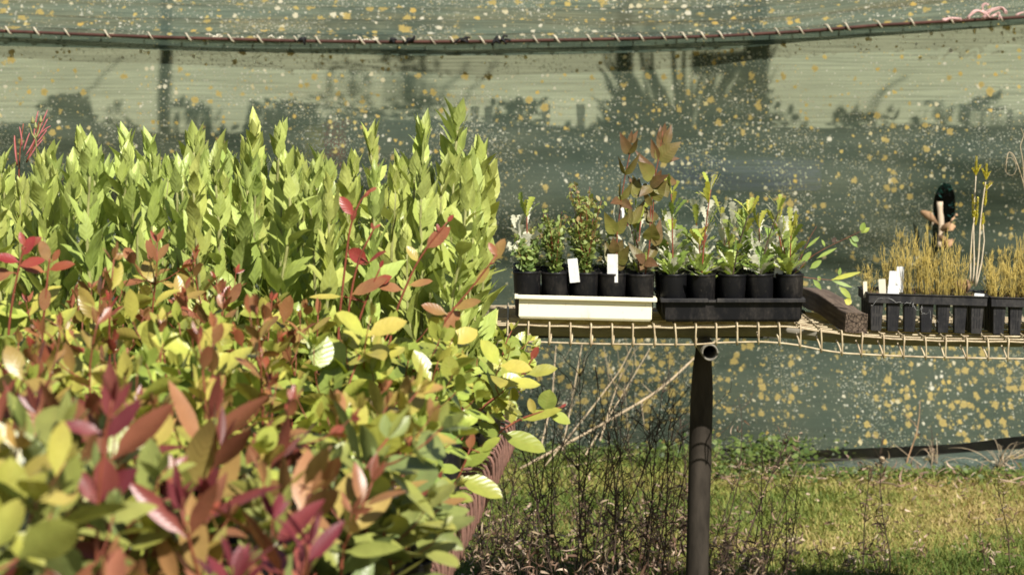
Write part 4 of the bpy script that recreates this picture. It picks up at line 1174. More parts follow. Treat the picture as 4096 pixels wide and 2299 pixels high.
sprig('gum shoot with a fan of glossy dark red leaves over the lower lime leaves', 3.72, [(42, 330, 0), (46, 295, 0), (48, 270, 0), (50, 258, 0)],
      [(48, 270, mm(26, d), mm(11, d), 20, 1, .3), (46, 272, mm(24, d), mm(12, d), 165, .9, .4), (49, 262, mm(22, d), mm(11, d), 110, .75, .1), (52, 262, mm(14, d), mm(6, d), 60, .9, 0), (46, 285, mm(24, d), mm(11, d), 265, .8, .2)])
d = 4.05
sprig('gum branch reaching farthest out past the bench over the bare weeds', 4.2, [(470, 455, -.1), (498, 432, 0), (520, 418, 0), (545, 410, 0), (560, 407, 0)],
      [(500, 432, mm(52, d), mm(26, d), -22, .12, .5), (522, 420, mm(44, d), mm(18, d), 18, .3, .5), (545, 411, mm(24, d), mm(20, d), 78, .05, .2), (548, 412, mm(26, d), mm(16, d), -20, .12, .4), (512, 424, mm(26, d), mm(14, d), 95, .35, .2), (534, 414, mm(18, d), mm(9, d), 105, .5, .1), (560, 407, mm(8, d), mm(3, d), 30, .95, 0)])
sprig('gum branch with an upright leaf and red tip in front of the wire bench', 4.25, [(462, 425, -.1), (490, 400, 0), (510, 385, 0), (526, 370, 0), (533, 356, 0)],
      [(526, 374, mm(34, d), mm(15, d), 14, .4, .2), (524, 374, mm(30, d), mm(12, d), -178, .5, .3), (525, 372, mm(22, d), mm(10, d), 97, .3, .1), (531, 360, mm(17, d), mm(8, d), 65, .98, .1), (505, 388, mm(32, d), mm(19, d), 60, .15, .3), (500, 392, mm(34, d), mm(20, d), -60, .2, .4), (492, 398, mm(28, d), mm(15, d), 110, .2, .2)])
d = 3.75
sprig('gum branch with one large yellow green leaf spread over the rusty flange', 3.75, [(425, 545, -.1), (438, 520, 0), (450, 492, 0), (462, 470, 0), (470, 448, 0)],
      [(458, 476, mm(50, d), mm(25, d), -22, .33, .5), (456, 478, mm(36, d), mm(18, d), -140, .12, .4), (464, 466, mm(34, d), mm(20, d), 38, .15, .4), (470, 450, mm(22, d), mm(10, d), 88, .85, .1), (462, 470, mm(30, d), mm(14, d), 170, .15, .4), (480, 452, mm(26, d), mm(12, d), 40, .28, .4)])
d = 3.3
sprig('narrow leaved gum shoot with long dull maroon leaves near the edge board', 3.2, [(350, 560, 0), (368, 500, 0), (376, 478, 0)],
      [(372, 480, mm(68, d), mm(14, d), -22, .75, .5), (374, 476, mm(62, d), mm(15, d), 12, .6, .4), (366, 500, mm(64, d), mm(14, d), -24, .5, .5), (378, 476, mm(34, d), mm(12, d), 50, .85, .3), (368, 480, mm(52, d), mm(15, d), 172, .1, .5)], mat='narrow', prof=PR_LANCE)
sprig('narrow leaved gum shoot with a rosy blade pointing up beside the rusty flange', 3.25, [(395, 575, 0), (412, 530, 0), (424, 505, 0)],
      [(420, 515, mm(52, d), mm(12, d), 64, .85, .1), (424, 512, mm(46, d), mm(14, d), 22, .5, .4), (414, 528, mm(56, d), mm(16, d), 10, .1, .6), (424, 506, mm(22, d), mm(9, d), 100, .8, 0)], mat='narrow', prof=PR_LANCE)
d = 2.6
sprig('blurred narrow leaved shoot with a pale glossy pink blade pointing up', 2.75, [(240, 570, 0), (250, 500, 0), (244, 468, 0)],
      [(244, 468, mm(62, d), mm(16, d), 60, .68, 0), (246, 480, mm(40, d), mm(14, d), 120, .8, .1), (250, 500, mm(46, d), mm(15, d), 150, .3, .3), (250, 505, mm(46, d), mm(13, d), 40, .9, .3)], mat='narrow', prof=PR_LANCE)
sprig('blurred red gum shoot with a glossy pink cupped leaf at the bottom edge', 2.9, [(345, 610, 0), (356, 560, 0), (362, 540, 0)],
      [(362, 553, mm(44, d), mm(28, d), 100, .8, .1), (364, 556, mm(30, d), mm(18, d), 40, 1, .1), (350, 570, mm(54, d), mm(20, d), 75, .9, 0), (366, 575, mm(56, d), mm(28, d), 25, .15, .4)], mat='narrow')
sprig('blurred maroon topped gum shoot standing highest in the front corner', 2.3, [(96, 600, 0), (98, 500, 0), (104, 440, 0), (112, 400, 0)],
      [(104, 440, mm(52, d), mm(16, d), 48, .95, .1), (102, 432, mm(40, d), mm(14, d), 165, .9, .1), (104, 452, mm(50, d), mm(24, d), -85, .75, .2), (110, 420, mm(34, d), mm(10, d), 100, .9, 0), (112, 415, mm(36, d), mm(10, d), 60, .85, 0), (100, 500, mm(46, d), mm(24, d), 40, .95, .2), (99, 505, mm(40, d), mm(16, d), 120, .8, .1), (98, 520, mm(56, d), mm(22, d), 20, .1, .3)], mat='narrow', prof=PR_LANCE)
d = 3.25
while d < 4.9:
    z = U(.96, 1.04) if d < 4.3 else U(.93, 1.0)
    put_gum(0 if rng.random() < .7 else 1, xe(d) - U(.03, .07), d, z - U(0, .05), (U(-.1, .2), U(.15, .55)), 'round leaved gum seedling leaning out over the rusty flange at the bench edge', 1.05)
    d += .105
for (px, py, d, kind) in ((300, 520, 2.75, 4), (330, 535, 2.7, 2), (352, 528, 2.95, 4), (385, 540, 2.95, 2), (318, 505, 2.95, 4), (405, 520, 3.15, 4), (372, 510, 3.1, 2), (340, 560, 2.55, 4), (290, 545, 2.55, 2), (395, 560, 2.85, 4)):
    p = P(px, py, d)
    put_gum(kind, p[0], d, p[2] + .05, (U(-.05, .1), U(-.1, .25)), 'broad or narrow leaved gum seedling filling the bottom of the block beside the rusty flange')
print('lime', cnt, 'gum', ng)

# ------------------------------------------------------------------ potted plants in the two trays
def pot_at(col, row, tray_x0, pitch=.0695):
    return (tray_x0 + pitch * (col + .5), TY0 + .0475 + row * .0645)
ORD = ['first', 'second', 'third', 'fourth', 'fifth']

def shrub_foliage(H, nst, spread, red):
    fol, stem = MB(), MB()
    for k in range(nst):
        a = U(0, 2 * PI); r = U(.2, 1) * spread
        h = H * U(.55, 1.0)
        p2 = np.array([math.cos(a) * r, math.sin(a) * r, .10 + h])
        p1 = np.array([math.cos(a) * r * .3, math.sin(a) * r * .3, .10 + h * .5])
        path = bez((0, 0, .10), p1, p2, 14)
        stem.tube(path, np.linspace(.0013, .0005, 14), 5)
        for i in range(1, 14):
            t = i / 13
            for q in range(3):
                if rng.random() < .25: continue
                d = unit(rng.normal(0, 1, 3) + np.array([0, -.1, .7]))
                L = U(.009, .020) * (1 - .3 * t)
                tint = np.clip(.15 + red * t ** 1.5 + U(-.2, .3), 0, 1)
                fol.leaf(path[i] + rng.normal(0, .003, 3), d, rng.normal(0, 1, 3) + np.array([.2, -.5, .6]), L * 1.3, L * .75, PR_SMALL, U(-.2, .4), .15, 0, tint, U(0, 1), ns=4, cols=3)
    return fol, stem

def saw_plant(H, lean, nl, seed, bright=.4, tipleaves=6):
    fol, stem = MB(), MB()
    path = bez((0, 0, .10), (lean[0] * .25, lean[1] * .25, .10 + H * .5), (lean[0], lean[1], .10 + H), 14)
    stem.tube(path, np.linspace(.0021, .0012, 14), 6)
    def lf(p, th, L, W, tint, front=None):
        a = U(0, 2 * PI)
        o = np.array([math.cos(a), math.sin(a), 0])
        d = o * math.sin(th) + np.array([0, 0, math.cos(th)])
        n = -o * math.cos(th) + np.array([0, 0, math.sin(th)])
        if n[1] > 0 and rng.random() < .82: n = -n
        fol.leaf(p, d, n + rng.normal(0, .25, 3), L, W, PR_SAW, U(-.4, .9), U(.0, .3), .27, np.clip(tint, 0, 1), U(0, 1), ns=13, cols=5, wave=.12)
    for k in range(nl):
        t = rng.random() ** 2.2 * .85
        i = t * 13
        p = np.array([np.interp(i, np.arange(14), path[:, q]) for q in range(3)])
        lf(p, U(.5, 1.35) if t < .2 else U(.35, .95), U(.038, .07), U(.013, .020), bright + U(-.3, .2))
    for k in range(tipleaves):
        lf(path[-1 if k < 4 else -3], U(.15, .75), U(.038, .058), U(.011, .016), bright + .3 + U(-.1, .3))
    for k in range(11):    # low rosette, broad juvenile leaves, some showing their white backs
        lf(path[0] + np.array([0, 0, U(0, .02)]), U(.4, 1.35), U(.035, .062), U(.016, .025), .15 + U(-.1, .5))
    return fol, stem

GW, GB = 'potted plants in the cream tray', 'potted plants in the black tray'
pitch = (xw1 - xw0) / 5
px0w, px0b = xw0 - .002, xb0 - .002
pitchb = (xb1 - xb0 + .004) / 5
zpw = lambda x: P(0, 320.2, TY0)[2] + .003 - (x - (xw0 + xw1) / 2) * math.tan(R(1.4))
ztb = zb_ + .0035
def base_rot(): return (U(-.02, .02), U(-.03, .03), U(0, 6.28))
# cream tray, front row
spec = [('low bushy small leaved shrub', .095, 12, .045, .25), ('bushy small leaved shrub', .155, 16, .048, .2), ('taller small leaved shrub with pinkish tips', .228, 21, .05, .5)]
for c, (nm, H, n, sp_, red) in enumerate(spec):
    x, y = pot_at(c, 0, px0w, pitch)
    t = potted('potted_shrub', f'{nm} in the {ORD[c]} front pot of the cream tray', 'potted plant', (x, y, zpw(x)), (U(-.02, .02), U(-.02, .02), 0), GW)
    f, s = shrub_foliage(H, n, sp_, red)
    part('foliage', f, M['shrub'], t); part('stem', s, M['red_stem'], t)
# fourth pot: low brown gum with large leaves, fifth: tall brown gum
def brown_gum(nm, label, loc, stems, leaves):
    t = potted(nm, label, 'potted plant', loc, group=GW)
    L_ = np.array(loc)
    fol, stem = MB(), MB()
    for pts in stems:
        q = np.array([P(a, b, loc[1]) - L_ for a, b in pts]); q[0] = (q[0][0], 0, .098)
        tt = np.linspace(0, 1, len(q)); t2 = np.linspace(0, 1, 16)
        sm = np.stack([np.interp(t2, tt, q[:, k]) for k in range(3)], 1)
        stem.tube(sm, np.linspace(.0016, .0009, 16), 6)
    for (a, b, a2, b2, W, tint, dy, tw_) in leaves:
        p = P(a, b, loc[1]) - L_; e = P(a2, b2, loc[1]) - L_ + np.array([0, dy, 0])
        L = np.linalg.norm(e - p) * 1.04
        fol.leaf(p, e - p, (tw_, -1, .45), L, W / F * loc[1] * 1.35, PR_OVATE, U(-.25, .6), U(.08, .38), 0, max(0, tint - .12), U(.1, .9), ns=10, cols=5, wave=.06, tip=min(1, tint + .3))
    part('foliage', fol, M['greygum'], t); part('stem', stem, M['red_stem'], t)
    return t
x, y = pot_at(3, 0, px0w, pitch)
# photo coords from the 2000,450 crop: X = 500 + x/8.263, Y = 112.5 + y/8.263
q = lambda a, b: (500 + a / 8.263, 112.5 + b / 8.263)
def LV(a, b, a2, b2, W, tint, dy=0, tw_=0):
    (p, r_), (p2, r2) = q(a, b), q(a2, b2)
    return (p, r_, p2, r2, W, tint, dy, tw_)
brown_gum('potted_gum', 'brown leaved gum with a slender leaning stem, fourth front pot of cream tray', (x, y, zpw(x)),
          [[q(960, 1330), q(968, 1000), q(1000, 730), q(1035, 510), q(1075, 330), q(1085, 260)]],
          [LV(1075, 345, 990, 165, 8.5, .75, 0, -.4), LV(1078, 340, 1130, 200, 6, .5, -.02, .7), LV(1072, 250, 1090, 145, 4, .9), LV(1078, 250, 1138, 150, 5, .85, 0, .3),
           LV(1035, 512, 985, 350, 5.5, .35, -.03, -.9), LV(1035, 512, 1168, 345, 6, .4, -.02, .8), LV(1000, 728, 965, 540, 2.4, .3, -.02, -1), LV(1002, 728, 1130, 540, 6, .25, 0, .8),
           LV(998, 730, 918, 735, 8, .95, -.03), LV(1000, 735, 1090, 790, 8, .8, -.02), LV(950, 1000, 855, 810, 10, .1, -.02, -.2), LV(955, 1000, 1060, 830, 9, .25, -.01, .5),
           LV(945, 1160, 935, 1035, 8.5, .6, -.02), LV(965, 1160, 1010, 1050, 9, .45, 0, .2), LV(975, 1250, 1065, 1090, 10, .3, -.02, .2), LV(940, 1260, 870, 1060, 9, .25, .02, -.2), LV(960, 1290, 1050, 1200, 8, .55, 0, .2), LV(950, 1310, 900, 1190, 8, .4, 0, -.2)])
x, y = pot_at(4, 0, px0w, pitch)
brown_gum('potted_gum', 'tallest brown leaved gum standing in the fifth black pot of the cream tray', (x, y, zpw(x)),
          [[q(1195, 1330), q(1235, 1100), q(1240, 900), q(1252, 700), q(1290, 480), q(1312, 380), q(1330, 250), q(1345, 150)], [q(1195, 1330), q(1250, 1000), q(1270, 720), q(1300, 560)]],
          [LV(1320, 265, 1330, 100, 6, .95), LV(1340, 230, 1365, 85, 6.5, .9, 0, .2), LV(1365, 262, 1425, 100, 7, .7, 0, .4), LV(1300, 385, 1250, 215, 7, .85, 0, -.3), LV(1312, 390, 1475, 235, 14, .45, -.02, .1),
           LV(1312, 390, 1490, 375, 7, .9, .02, 0), LV(1330, 300, 1310, 150, 6, .85), LV(1300, 385, 1290, 270, 4, .4), LV(1262, 540, 1122, 400, 13, .3, -.03, 0), LV(1280, 520, 1120, 320, 8, .9, .02), LV(1240, 600, 1375, 505, 9, .75, -.03), LV(1245, 605, 1155, 670, 9, .6, -.03),
           LV(1275, 600, 1335, 470, 7, .95, 0), LV(1320, 580, 1385, 690, 15, .3, -.01), LV(1250, 705, 1370, 560, 14, .3, -.02, 0), LV(1250, 770, 1170, 620, 5, .5, -.02, -.4), LV(1375, 560, 1470, 580, 8, .7, .02), LV(1150, 680, 1095, 520, 8, .3, 0, -.3), LV(1105, 700, 1160, 530, 8, .35, .01, .2),
           LV(1150, 690, 1060, 510, 6, .9, .02), LV(1245, 1055, 1260, 915, 13.5, .2, -.03), LV(1255, 930, 1200, 760, 8, .3, .02), LV(1270, 900, 1240, 790, 9, .55, 0), LV(1280, 1100, 1330, 880, 9, .7, 0, .3), LV(1075, 920, 1075, 750, 5, .4), LV(1090, 920, 1200, 720, 7, .4, .01),
           LV(1200, 1220, 1115, 1170, 9, 1, -.02), LV(1200, 1230, 1290, 1240, 9, 1, -.03), LV(1190, 1230, 1060, 1080, 8, .4, .02), LV(1230, 1200, 1320, 1060, 8, .5, .02), LV(1190, 1250, 1160, 1290, 6, .8, -.02)])
# black tray, front row
q2 = lambda a, b: (650 + a / 9.64, 162.5 + b / 9.64)
tips = [((240, 1100), (215, 300), 'saw leaved seedling with a browned tip'), ((540, 1100), (610, 260), 'tallest saw leaved seedling with a yellow green crown'), ((800, 1090), (930, 500), 'saw leaved seedling leaning with a three leaved crown'),
        ((1100, 1100), (1270, 460), 'saw leaved seedling with a bare dark leaning stem'), ((1370, 1100), (1365, 640), 'short saw leaved seedling with one tall white backed leaf')]
for c, (bs, tp, nm) in enumerate(tips):
    x, y = pot_at(c, 0, px0b, pitchb)
    t = potted('potted_seedling', f'{nm}, {ORD[c]} front pot of black tray', 'potted plant', (x, y, ztb), (U(-.02, .02), U(-.03, .03), 0), GB)
    e = P(*q2(*tp), y) - np.array([x, y, ztb])
    f, s = saw_plant(e[2] - .10, (e[0], -.005), [13, 9, 10, 9, 11][c], c, .35 + .2 * (c == 1), [5, 9, 5, 3, 6][c])
    part('foliage', f, M['banksia'], t); part('stem', s, M['dead_stem'] if c in (2, 3) else M['red_stem'], t)
# rear rows
n_r = 0
shr = [shrub_foliage(U(.10, .17), 9, .045, U(.1, .5)) for _ in range(3)]
SHM = [(a.mesh('foliage', M['shrub']), b.mesh('stem', M['red_stem'])) for a, b in shr]
sw = [saw_plant(U(.07, .15), (U(-.04, .04), U(-.02, .02)), 11, 0, .35, 5) for _ in range(6)]
SWM = [(a.mesh('foliage', M['banksia']), b.mesh('stem', M['red_stem'])) for a, b in sw]
for row in (1, 2, 3, 4):
    for c in range(5):
        for tray_ in (0, 1):
            x, y = pot_at(c, row, px0w if tray_ == 0 else px0b, pitch if tray_ == 0 else pitchb)
            z = zpw(x) if tray_ == 0 else ztb
            sawp = tray_ == 1 or (c in (0, 3) and row in (2, 3)) or (c == 4)
            fo, st = SWM[int(rng.integers(0, 6))] if sawp else SHM[int(rng.integers(0, 3))]
            lab = ('small saw leaved seedling in the rows behind the front pots of the ' if sawp else 'small leaved shrub in the rows behind the front pots of the ') + ('cream tray' if tray_ == 0 else 'black tray')
            t = potted('potted_seedling' if sawp else 'potted_shrub', lab, 'potted plant', (x, y, z), (0, 0, U(0, 6.28)), 'rear row plants of the ' + ('cream tray' if tray_ == 0 else 'black tray'))
            a = link('foliage', fo, t); b = link('stem', st, t)
            s = U(.85, 1.25) if sawp else U(.55, 1.0)
            for o in (a, b): o.scale = (s, s, s); o.location = (0, 0, .10 * (1 - s))

# trailing weed hanging from the last pot towards the seedling tray
tw0 = P(793, 275, 6.87)
tr = thing('trailing_weed', 'trailing weed with red stems reaching from the last pot toward the seedling tray', 'weed', tuple(tw0))
q3 = lambda a, b: (775 + a / 5.784, 125 + b / 5.784)
fol, stem = MB(), MB()
def runner(pts, r, dy=0):
    p = np.array([P(*q3(a, b), 6.87 - dy) - tw0 for a, b in pts]); t = np.linspace(0, 1, 16); tt = np.linspace(0, 1, len(p))
    sm = np.stack([np.interp(t, tt, p[:, k]) for k in range(3)], 1)
    for _ in range(2): sm[1:-1] = (sm[:-2] + sm[1:-1] * 2 + sm[2:]) / 4
    stem.tube(sm, np.linspace(r, r * .5, 16), 5)
runner([(110, 870), (200, 760), (330, 690), (440, 640), (520, 600)], .0009)
runner([(110, 870), (150, 760), (200, 650), (240, 585)], .0009)
runner([(110, 870), (220, 885), (330, 895)], .0011, .03)
def LW(a, b, a2, b2, W, tint, mi=0, dy=0.0):
    p = P(*q3(a, b), 6.87) - tw0; e = P(*q3(a2, b2), 6.87) - tw0 + np.array([0, dy, 0])
    fol.leaf(p, e - p, (U(-.3, .3), -1, .5), np.linalg.norm(e - p), W / F * 6.87, PR_LANCE if W < 6 else PR_ROUND, .1, .15, 0, tint, .6, ns=8, cols=5, wave=.06, mi=mi)
LW(440, 645, 485, 668, 6, 0); LW(430, 655, 480, 705, 5, .1); LW(500, 622, 515, 560, 6, .5); LW(505, 622, 548, 590, 5, .7); LW(355, 672, 330, 655, 6, 0, 1)
LW(320, 895, 500, 845, 5, .9); LW(330, 898, 450, 935, 4, .3); LW(370, 870, 378, 822, 4, .4); LW(220, 890, 270, 950, 5, .3); LW(260, 900, 250, 870, 4, .4); LW(370, 930, 440, 1000, 6, .7); LW(400, 1010, 445, 1025, 8, 1)
LW(200, 830, 270, 780, 6, .4); LW(150, 800, 210, 730, 6, .3); LW(240, 770, 360, 705, 4, .5); LW(270, 660, 290, 700, 3, .5); LW(180, 710, 260, 640, 3, .5)
part('foliage', fol, [M['banksia'], M['dead_stem']], tr); part('stem', stem, M['red_stem'], tr)

# plant tags
def tag_at(label, px0, px1, y0, y1, Y, lean=0.0, mat='tag_white', group='white plant tags in the pots', top_mat=None):
    a, b = P((px0 + px1) / 2, y1, Y), P((px0 + px1) / 2, y0, Y)
    w_ = (px1 - px0) / F * Y; h = b[2] - a[2] + .012
    mb = MB()
    V, Fs = [], []
    pr = [(-.5, 0), (.5, 0), (.5, .97), (.46, 1.0), (-.46, 1.0), (-.5, .97)]
    for yy in (-.0005, .0005): V += [(u * w_, yy, v * h) for u, v in pr]
    Fs = [[0, 1, 2, 3, 4, 5], [11, 10, 9, 8, 7, 6]] + [[k, 6 + k, 6 + (k + 1) % 6, (k + 1) % 6] for k in range(6)]
    mb.add(np.array(V), Fs)
    o = part('plant_tag', mb, M[mat], None, False, (a[0], a[1], a[2] - .012)); o.rotation_euler = (R(3), lean, U(-.15, .15))
    return tag(o, label, 'plant tag', group)
tag_at('white plant tag tilted in the third pot of the cream tray', 570, 580, 258, 277, 6.8065, R(-6))
tag_at('white plant tag standing tallest in the fourth pot of the cream tray', 607.3, 618, 253.6, 277, 6.8065, R(0))
tag_at('small white plant tag between the fourth and fifth pots of the black tray', 773.5, 782, 263, 272.5, 6.86, R(8))
tag_at('white plant tag half hidden behind shrubs of the cream tray', 552.5, 555.5, 229, 240, 6.93, R(-12))
tag_at('white plant tag leaning against the brown gum stems of the cream tray', 620, 625.5, 207, 215.5, 6.86, R(-8))

# ------------------------------------------------------------------ timber block and black seedling trays
p_f, p_b = P(846.5, 331, 6.80), P(804, 308, 7.30)
axis = unit(P(857, 320, 6.80) - P(811, 296.5, 7.30))
mb = MB()
n = 16
wid, hgt = .054, .048
V = []
for i in range(n):
    t = i / (n - 1)
    for (u, v) in ((-.5, -.5), (0, -.5), (.5, -.5), (.5, 0), (.5, .5), (0, .5), (-.5, .5), (-.5, 0)):
        j = noise.noise(Vector((t * 6, u * 3, v * 3))) * .003
        V.append((u * wid * (1 + .04 * math.sin(t * 7)) + j, -t * .52, v * hgt + j * .7 + .005 * math.sin(t * 5)))
Fs = [[r * 8 + k, r * 8 + (k + 1) % 8, (r + 1) * 8 + (k + 1) % 8, (r + 1) * 8 + k] for r in range(n - 1) for k in range(8)]
mb.add(np.array(V), Fs); mb.add(np.array(V[-8:]), [[0, 1, 2, 3, 4, 5, 6, 7]], mi=1); mb.add(np.array(V[:8]), [[7, 6, 5, 4, 3, 2, 1, 0]], mi=1)
blk = part('timber_block', mb, [M['block_side'], M['block_end']], None, False)
cfront = P(857.0, 320.5, 6.80)
blk.location = tuple(cfront - axis * .52)
yaw = math.atan2(axis[0], -axis[1]); 
blk.rotation_euler = (-math.asin(-axis[2]) * -1 if False else math.asin(axis[2]) * -1, R(3), yaw)
bevel(blk, .003, 2)
tag(blk, 'weathered brown timber offcut lying on the wire bench between the trays', 'timber')

def cell_tray(label, x0, ncol, nrow, y0, zb, zt, tilt):
    pitch_ = .0405
    W = ncol * pitch_ + .004
    t = thing('seedling_tray', label, 'tray', (x0 + W / 2, y0, zb), (0, tilt, 0), 'black ribbed seedling trays')
    H = zt - zb; D = nrow * pitch_ + .004; rim = .0215
    mb = MB(); th = .003
    mb.box((0, th / 2, H - rim / 2), (W, th, rim), taper=.995); mb.box((0, D - th / 2, H - rim / 2), (W, th, rim))
    for s in (-1, 1): mb.box((s * (W / 2 - th / 2), D / 2, H - rim / 2), (th, D - 2 * th, rim))
    # small rolled lip on top
    mb.box((0, -.0005, H + .001), (W + .004, .005, .003)); mb.box((0, D + .0005, H + .001), (W + .004, .005, .003))
    for s in (-1, 1): mb.box((s * (W / 2), D / 2, H + .001), (.005, D - .0045, .003))
    bevel(part('rim', mb, M['plastic_dusty'], t, False), .0008, 1)
    sl_ = MB()
    for r in range(nrow):
        for c in range(ncol):
            cx = (c - (ncol - 1) / 2) * pitch_; cy = .002 + (r + .5) * pitch_
            ch = H - rim + .004
            mb = MB(); mb.box((cx, cy, ch / 2), (.0315, .0315, ch), taper=.80)
            if r == 0 or c in (0, ncol - 1):
                o = part('cell', mb, M['plastic_dusty'], t, False); bevel(o, .0018, 2)
            if r == 0:
                # side ridges and black strips for shade inside the slots, leaning with the taper
                sm_ = MB()
                for k, ox in enumerate((-.0062, 0, .0062)):
                    for (za, zb2) in ((.20, .50), (.60, .95)):
                        z0, z1 = ch * za, ch * zb2
                        f = lambda z: .0315 / 2 * (.80 + .20 * z / ch)
                        y_0, y_1 = cy - f(z0) - .0006, cy - f(z1) - .0006
                        wv = .0011
                        sm_.add(np.array([(cx + ox - wv, y_0, z0), (cx + ox + wv, y_0, z0), (cx + ox + wv, y_1, z1), (cx + ox - wv, y_1, z1), (cx + ox - wv, y_0 + .0005, z0), (cx + ox + wv, y_0 + .0005, z0), (cx + ox + wv, y_1 + .0005, z1), (cx + ox - wv, y_1 + .0005, z1)]),
                                [[0, 1, 2, 3], [7, 6, 5, 4], [0, 4, 5, 1], [1, 5, 6, 2], [2, 6, 7, 3], [3, 7, 4, 0]])
                part('slot_shade', sm_, M['black_fray'], o, False)
    mb = MB()
    nx, ny = 40, 20
    Xg = np.zeros((ny, nx, 3))
    for j in range(ny):
        for i in range(nx):
            x = (i / (nx - 1) - .5) * (W - .007); y = .0035 + j / (ny - 1) * (D - .007)
            Xg[j, i] = (x, y, H - .006 + .006 * noise.noise(Vector((x * 40, y * 40, 1))) + .003 * noise.noise(Vector((x * 130, y * 130, 5))))
    mb.grid(Xg, Xg[..., :2])
    for k in range(160):
        s = U(.001, .003)
        mb.blob((U(-.5, .5) * (W - .02), U(.01, D - .01), H - .003), (s * 1.6, s, s * .7), U(0, 3), mi=int(rng.integers(1, 4)))
    part('soil', mb, [M['moss'], M['bark_bit'], M['soil'], M['brown_clod']], t)
    mb = MB()
    pts = [(U(-.5, .5) * W * .3 - .1, -.002, H * .7)]
    for k in range(40): pts.append((pts[-1][0] + U(-.004, .012), -.0025 + U(-.0015, .001), min(H * .9, max(H * .15, pts[-1][2] + U(-.012, .012)))))
    mb.tube(pts, rng.uniform(.00005, .00028, 41), 4)
    part('cobweb', mb, M['tag_white'], t)
    return t, W, D, H
xt0 = P(867.5, 300, 6.85)[0]
zt_, zb2 = P(925, 295.2, 6.85)[2], P(925, 332.5, 6.85)[2]
til = math.atan((P(868, 293.6, 6.85)[2] - P(987, 297, 6.85)[2]) / .284)
t1, W1, D1_, H1 = cell_tray('black ribbed seedling tray of orange rush plants beside the timber block', xt0, 7, 5, 6.85, zb2, zt_, til)
xt1 = P(991, 300, 6.86)[0]
t2, W2, D2_, H2 = cell_tray('black ribbed seedling tray of orange rush plants cut off by the frame edge', xt1, 7, 5, 6.87, P(1010, 336, 6.87)[2], P(1010, 299, 6.87)[2], til)

def rush(H, n, spread):
    mb = MB()
    for k in range(n):
        a = U(0, 2 * PI); r = spread * math.sqrt(rng.random())
        b = np.array([math.cos(a) * r * .45, math.sin(a) * r * .45, 0])
        h = H * (.28 + .72 * rng.random() ** 1.6)
        p2 = b + np.array([math.cos(a) * r * U(.3, 1.5) + U(-.008, .008), math.sin(a) * r * U(.3, 1.5), h])
        path = bez(b, b + (U(-.004, .004), U(-.004, .004), h * .55), p2, 8)
        mb.tube(path, np.linspace(.0007, .0003, 8), 4)
        for q_ in range(int(h / .022)):
            i = int(rng.integers(2, 7)); p = path[i]
            mb.tube([p, p + np.array([U(-.004, .004), U(-.004, .004), .010]), p + np.array([U(-.006, .006), U(-.005, .005), U(.018, .034)])], [.0006, .0005, .0003], 4)
    return mb.mesh('stem_clump', M['rush'])
RU = [rush(U(.13, .19), 13, .026) for _ in range(6)]
def put_rush(tr_t, W, D, H, cols, rows, hfun, lab, grp):
    for r in range(rows):
        for c in cols:
            if rng.random() < .06 or (tr_t is t1 and r < 3 and c in (0, 1)) or (tr_t is t1 and r == 0 and c == 2): continue
            cx = (c - 3) * .0405 + U(-.006, .006); cy = .002 + (r + .5) * .0405 + U(-.006, .006)
            me = RU[int(rng.integers(0, 6))]
            p = tr_t.matrix_basis @ Vector((cx, cy, H - .005))
            o = thing('rush_seedling', lab, 'seedling', p, (0, 0, U(0, 6.28)), grp)
            s = hfun(c) * U(.8, 1.12) / .15
            o.scale = (1, 1, s); link('stem_clump', me, o)
put_rush(t1, W1, D1_, H1, range(0, 6), 5, lambda c: [.075, .145, .165, .165, .155, .165, .05][c], 'fine orange stemmed rush seedling in the seedling tray beside the timber block', 'rush seedlings of the first tray')
put_rush(t2, W2, D2_, H2, range(0, 5), 5, lambda c: [.11, .135, .15, .15, .15, .1, .1][c], 'fine orange stemmed rush seedling in the seedling tray cut off by the frame edge', 'rush seedlings of the second tray')
# dead leaf litter in the tray tops
# twin white stemmed seedlings with yellow tips
q4 = lambda a, b: (837.5 + a / 6.804, 137.5 + b / 6.804)
def cone_plant(label, pts, tips_, Y):
    p0 = P(*q4(*pts[0]), Y)
    t = thing('cone_seedling', label, 'seedling', tuple(p0), group='white stemmed seedlings with yellow tips')
    st, fo = MB(), MB()
    p = np.array([P(*q4(*a), Y) - p0 for a in pts]); tt = np.linspace(0, 1, len(p)); t2_ = np.linspace(0, 1, 16)
    sm = np.stack([np.interp(t2_, tt, p[:, k]) for k in range(3)], 1)
    st.tube(sm, np.linspace(.0024, .0014, 16), 6)
    for (a, b, a2, b2) in tips_:
        u, v = P(*q4(a, b), Y) - p0, P(*q4(a2, b2), Y) - p0
        L = np.linalg.norm(v - u)
        st.tube([u, v], .0007, 5)
        for k in range(int(L / .0011)):
            s = k / (L / .0011); c = u + (v - u) * s
            a_ = k * 2.4
            d = unit(np.array([math.cos(a_), math.sin(a_), 1.9]))
            fo.leaf(c, d, (0, 0, 1), .0125 * (1 - .5 * s), .0034, PR_SMALL, .2, .1, 0, .5, U(0, 1), ns=3, cols=3)
    part('stem', st, M['pale_stem'], t); part('needles', fo, M['cone_tip'], t)
cone_plant('white stemmed seedling with the highest yellow green tip in the seedling tray', [(922, 990), (930, 860), (925, 600), (932, 420), (942, 260)], [(942, 260, 946, 130), (942, 262, 912, 210), (942, 262, 975, 190), (925, 560, 918, 390), (940, 600, 958, 410), (930, 470, 926, 420)], 6.95)
cone_plant('white stemmed seedling with the lower yellow green tip beside the higher one', [(938, 1010), (960, 800), (970, 600), (985, 460), (1000, 350), (1008, 300)], [(1008, 290, 1016, 180), (1012, 290, 1040, 235), (1005, 270, 980, 215), (1010, 360, 1050, 315), (1010, 350, 988, 310), (1004, 470, 1012, 360), (985, 600, 990, 520), (948, 560, 950, 500)], 6.90)
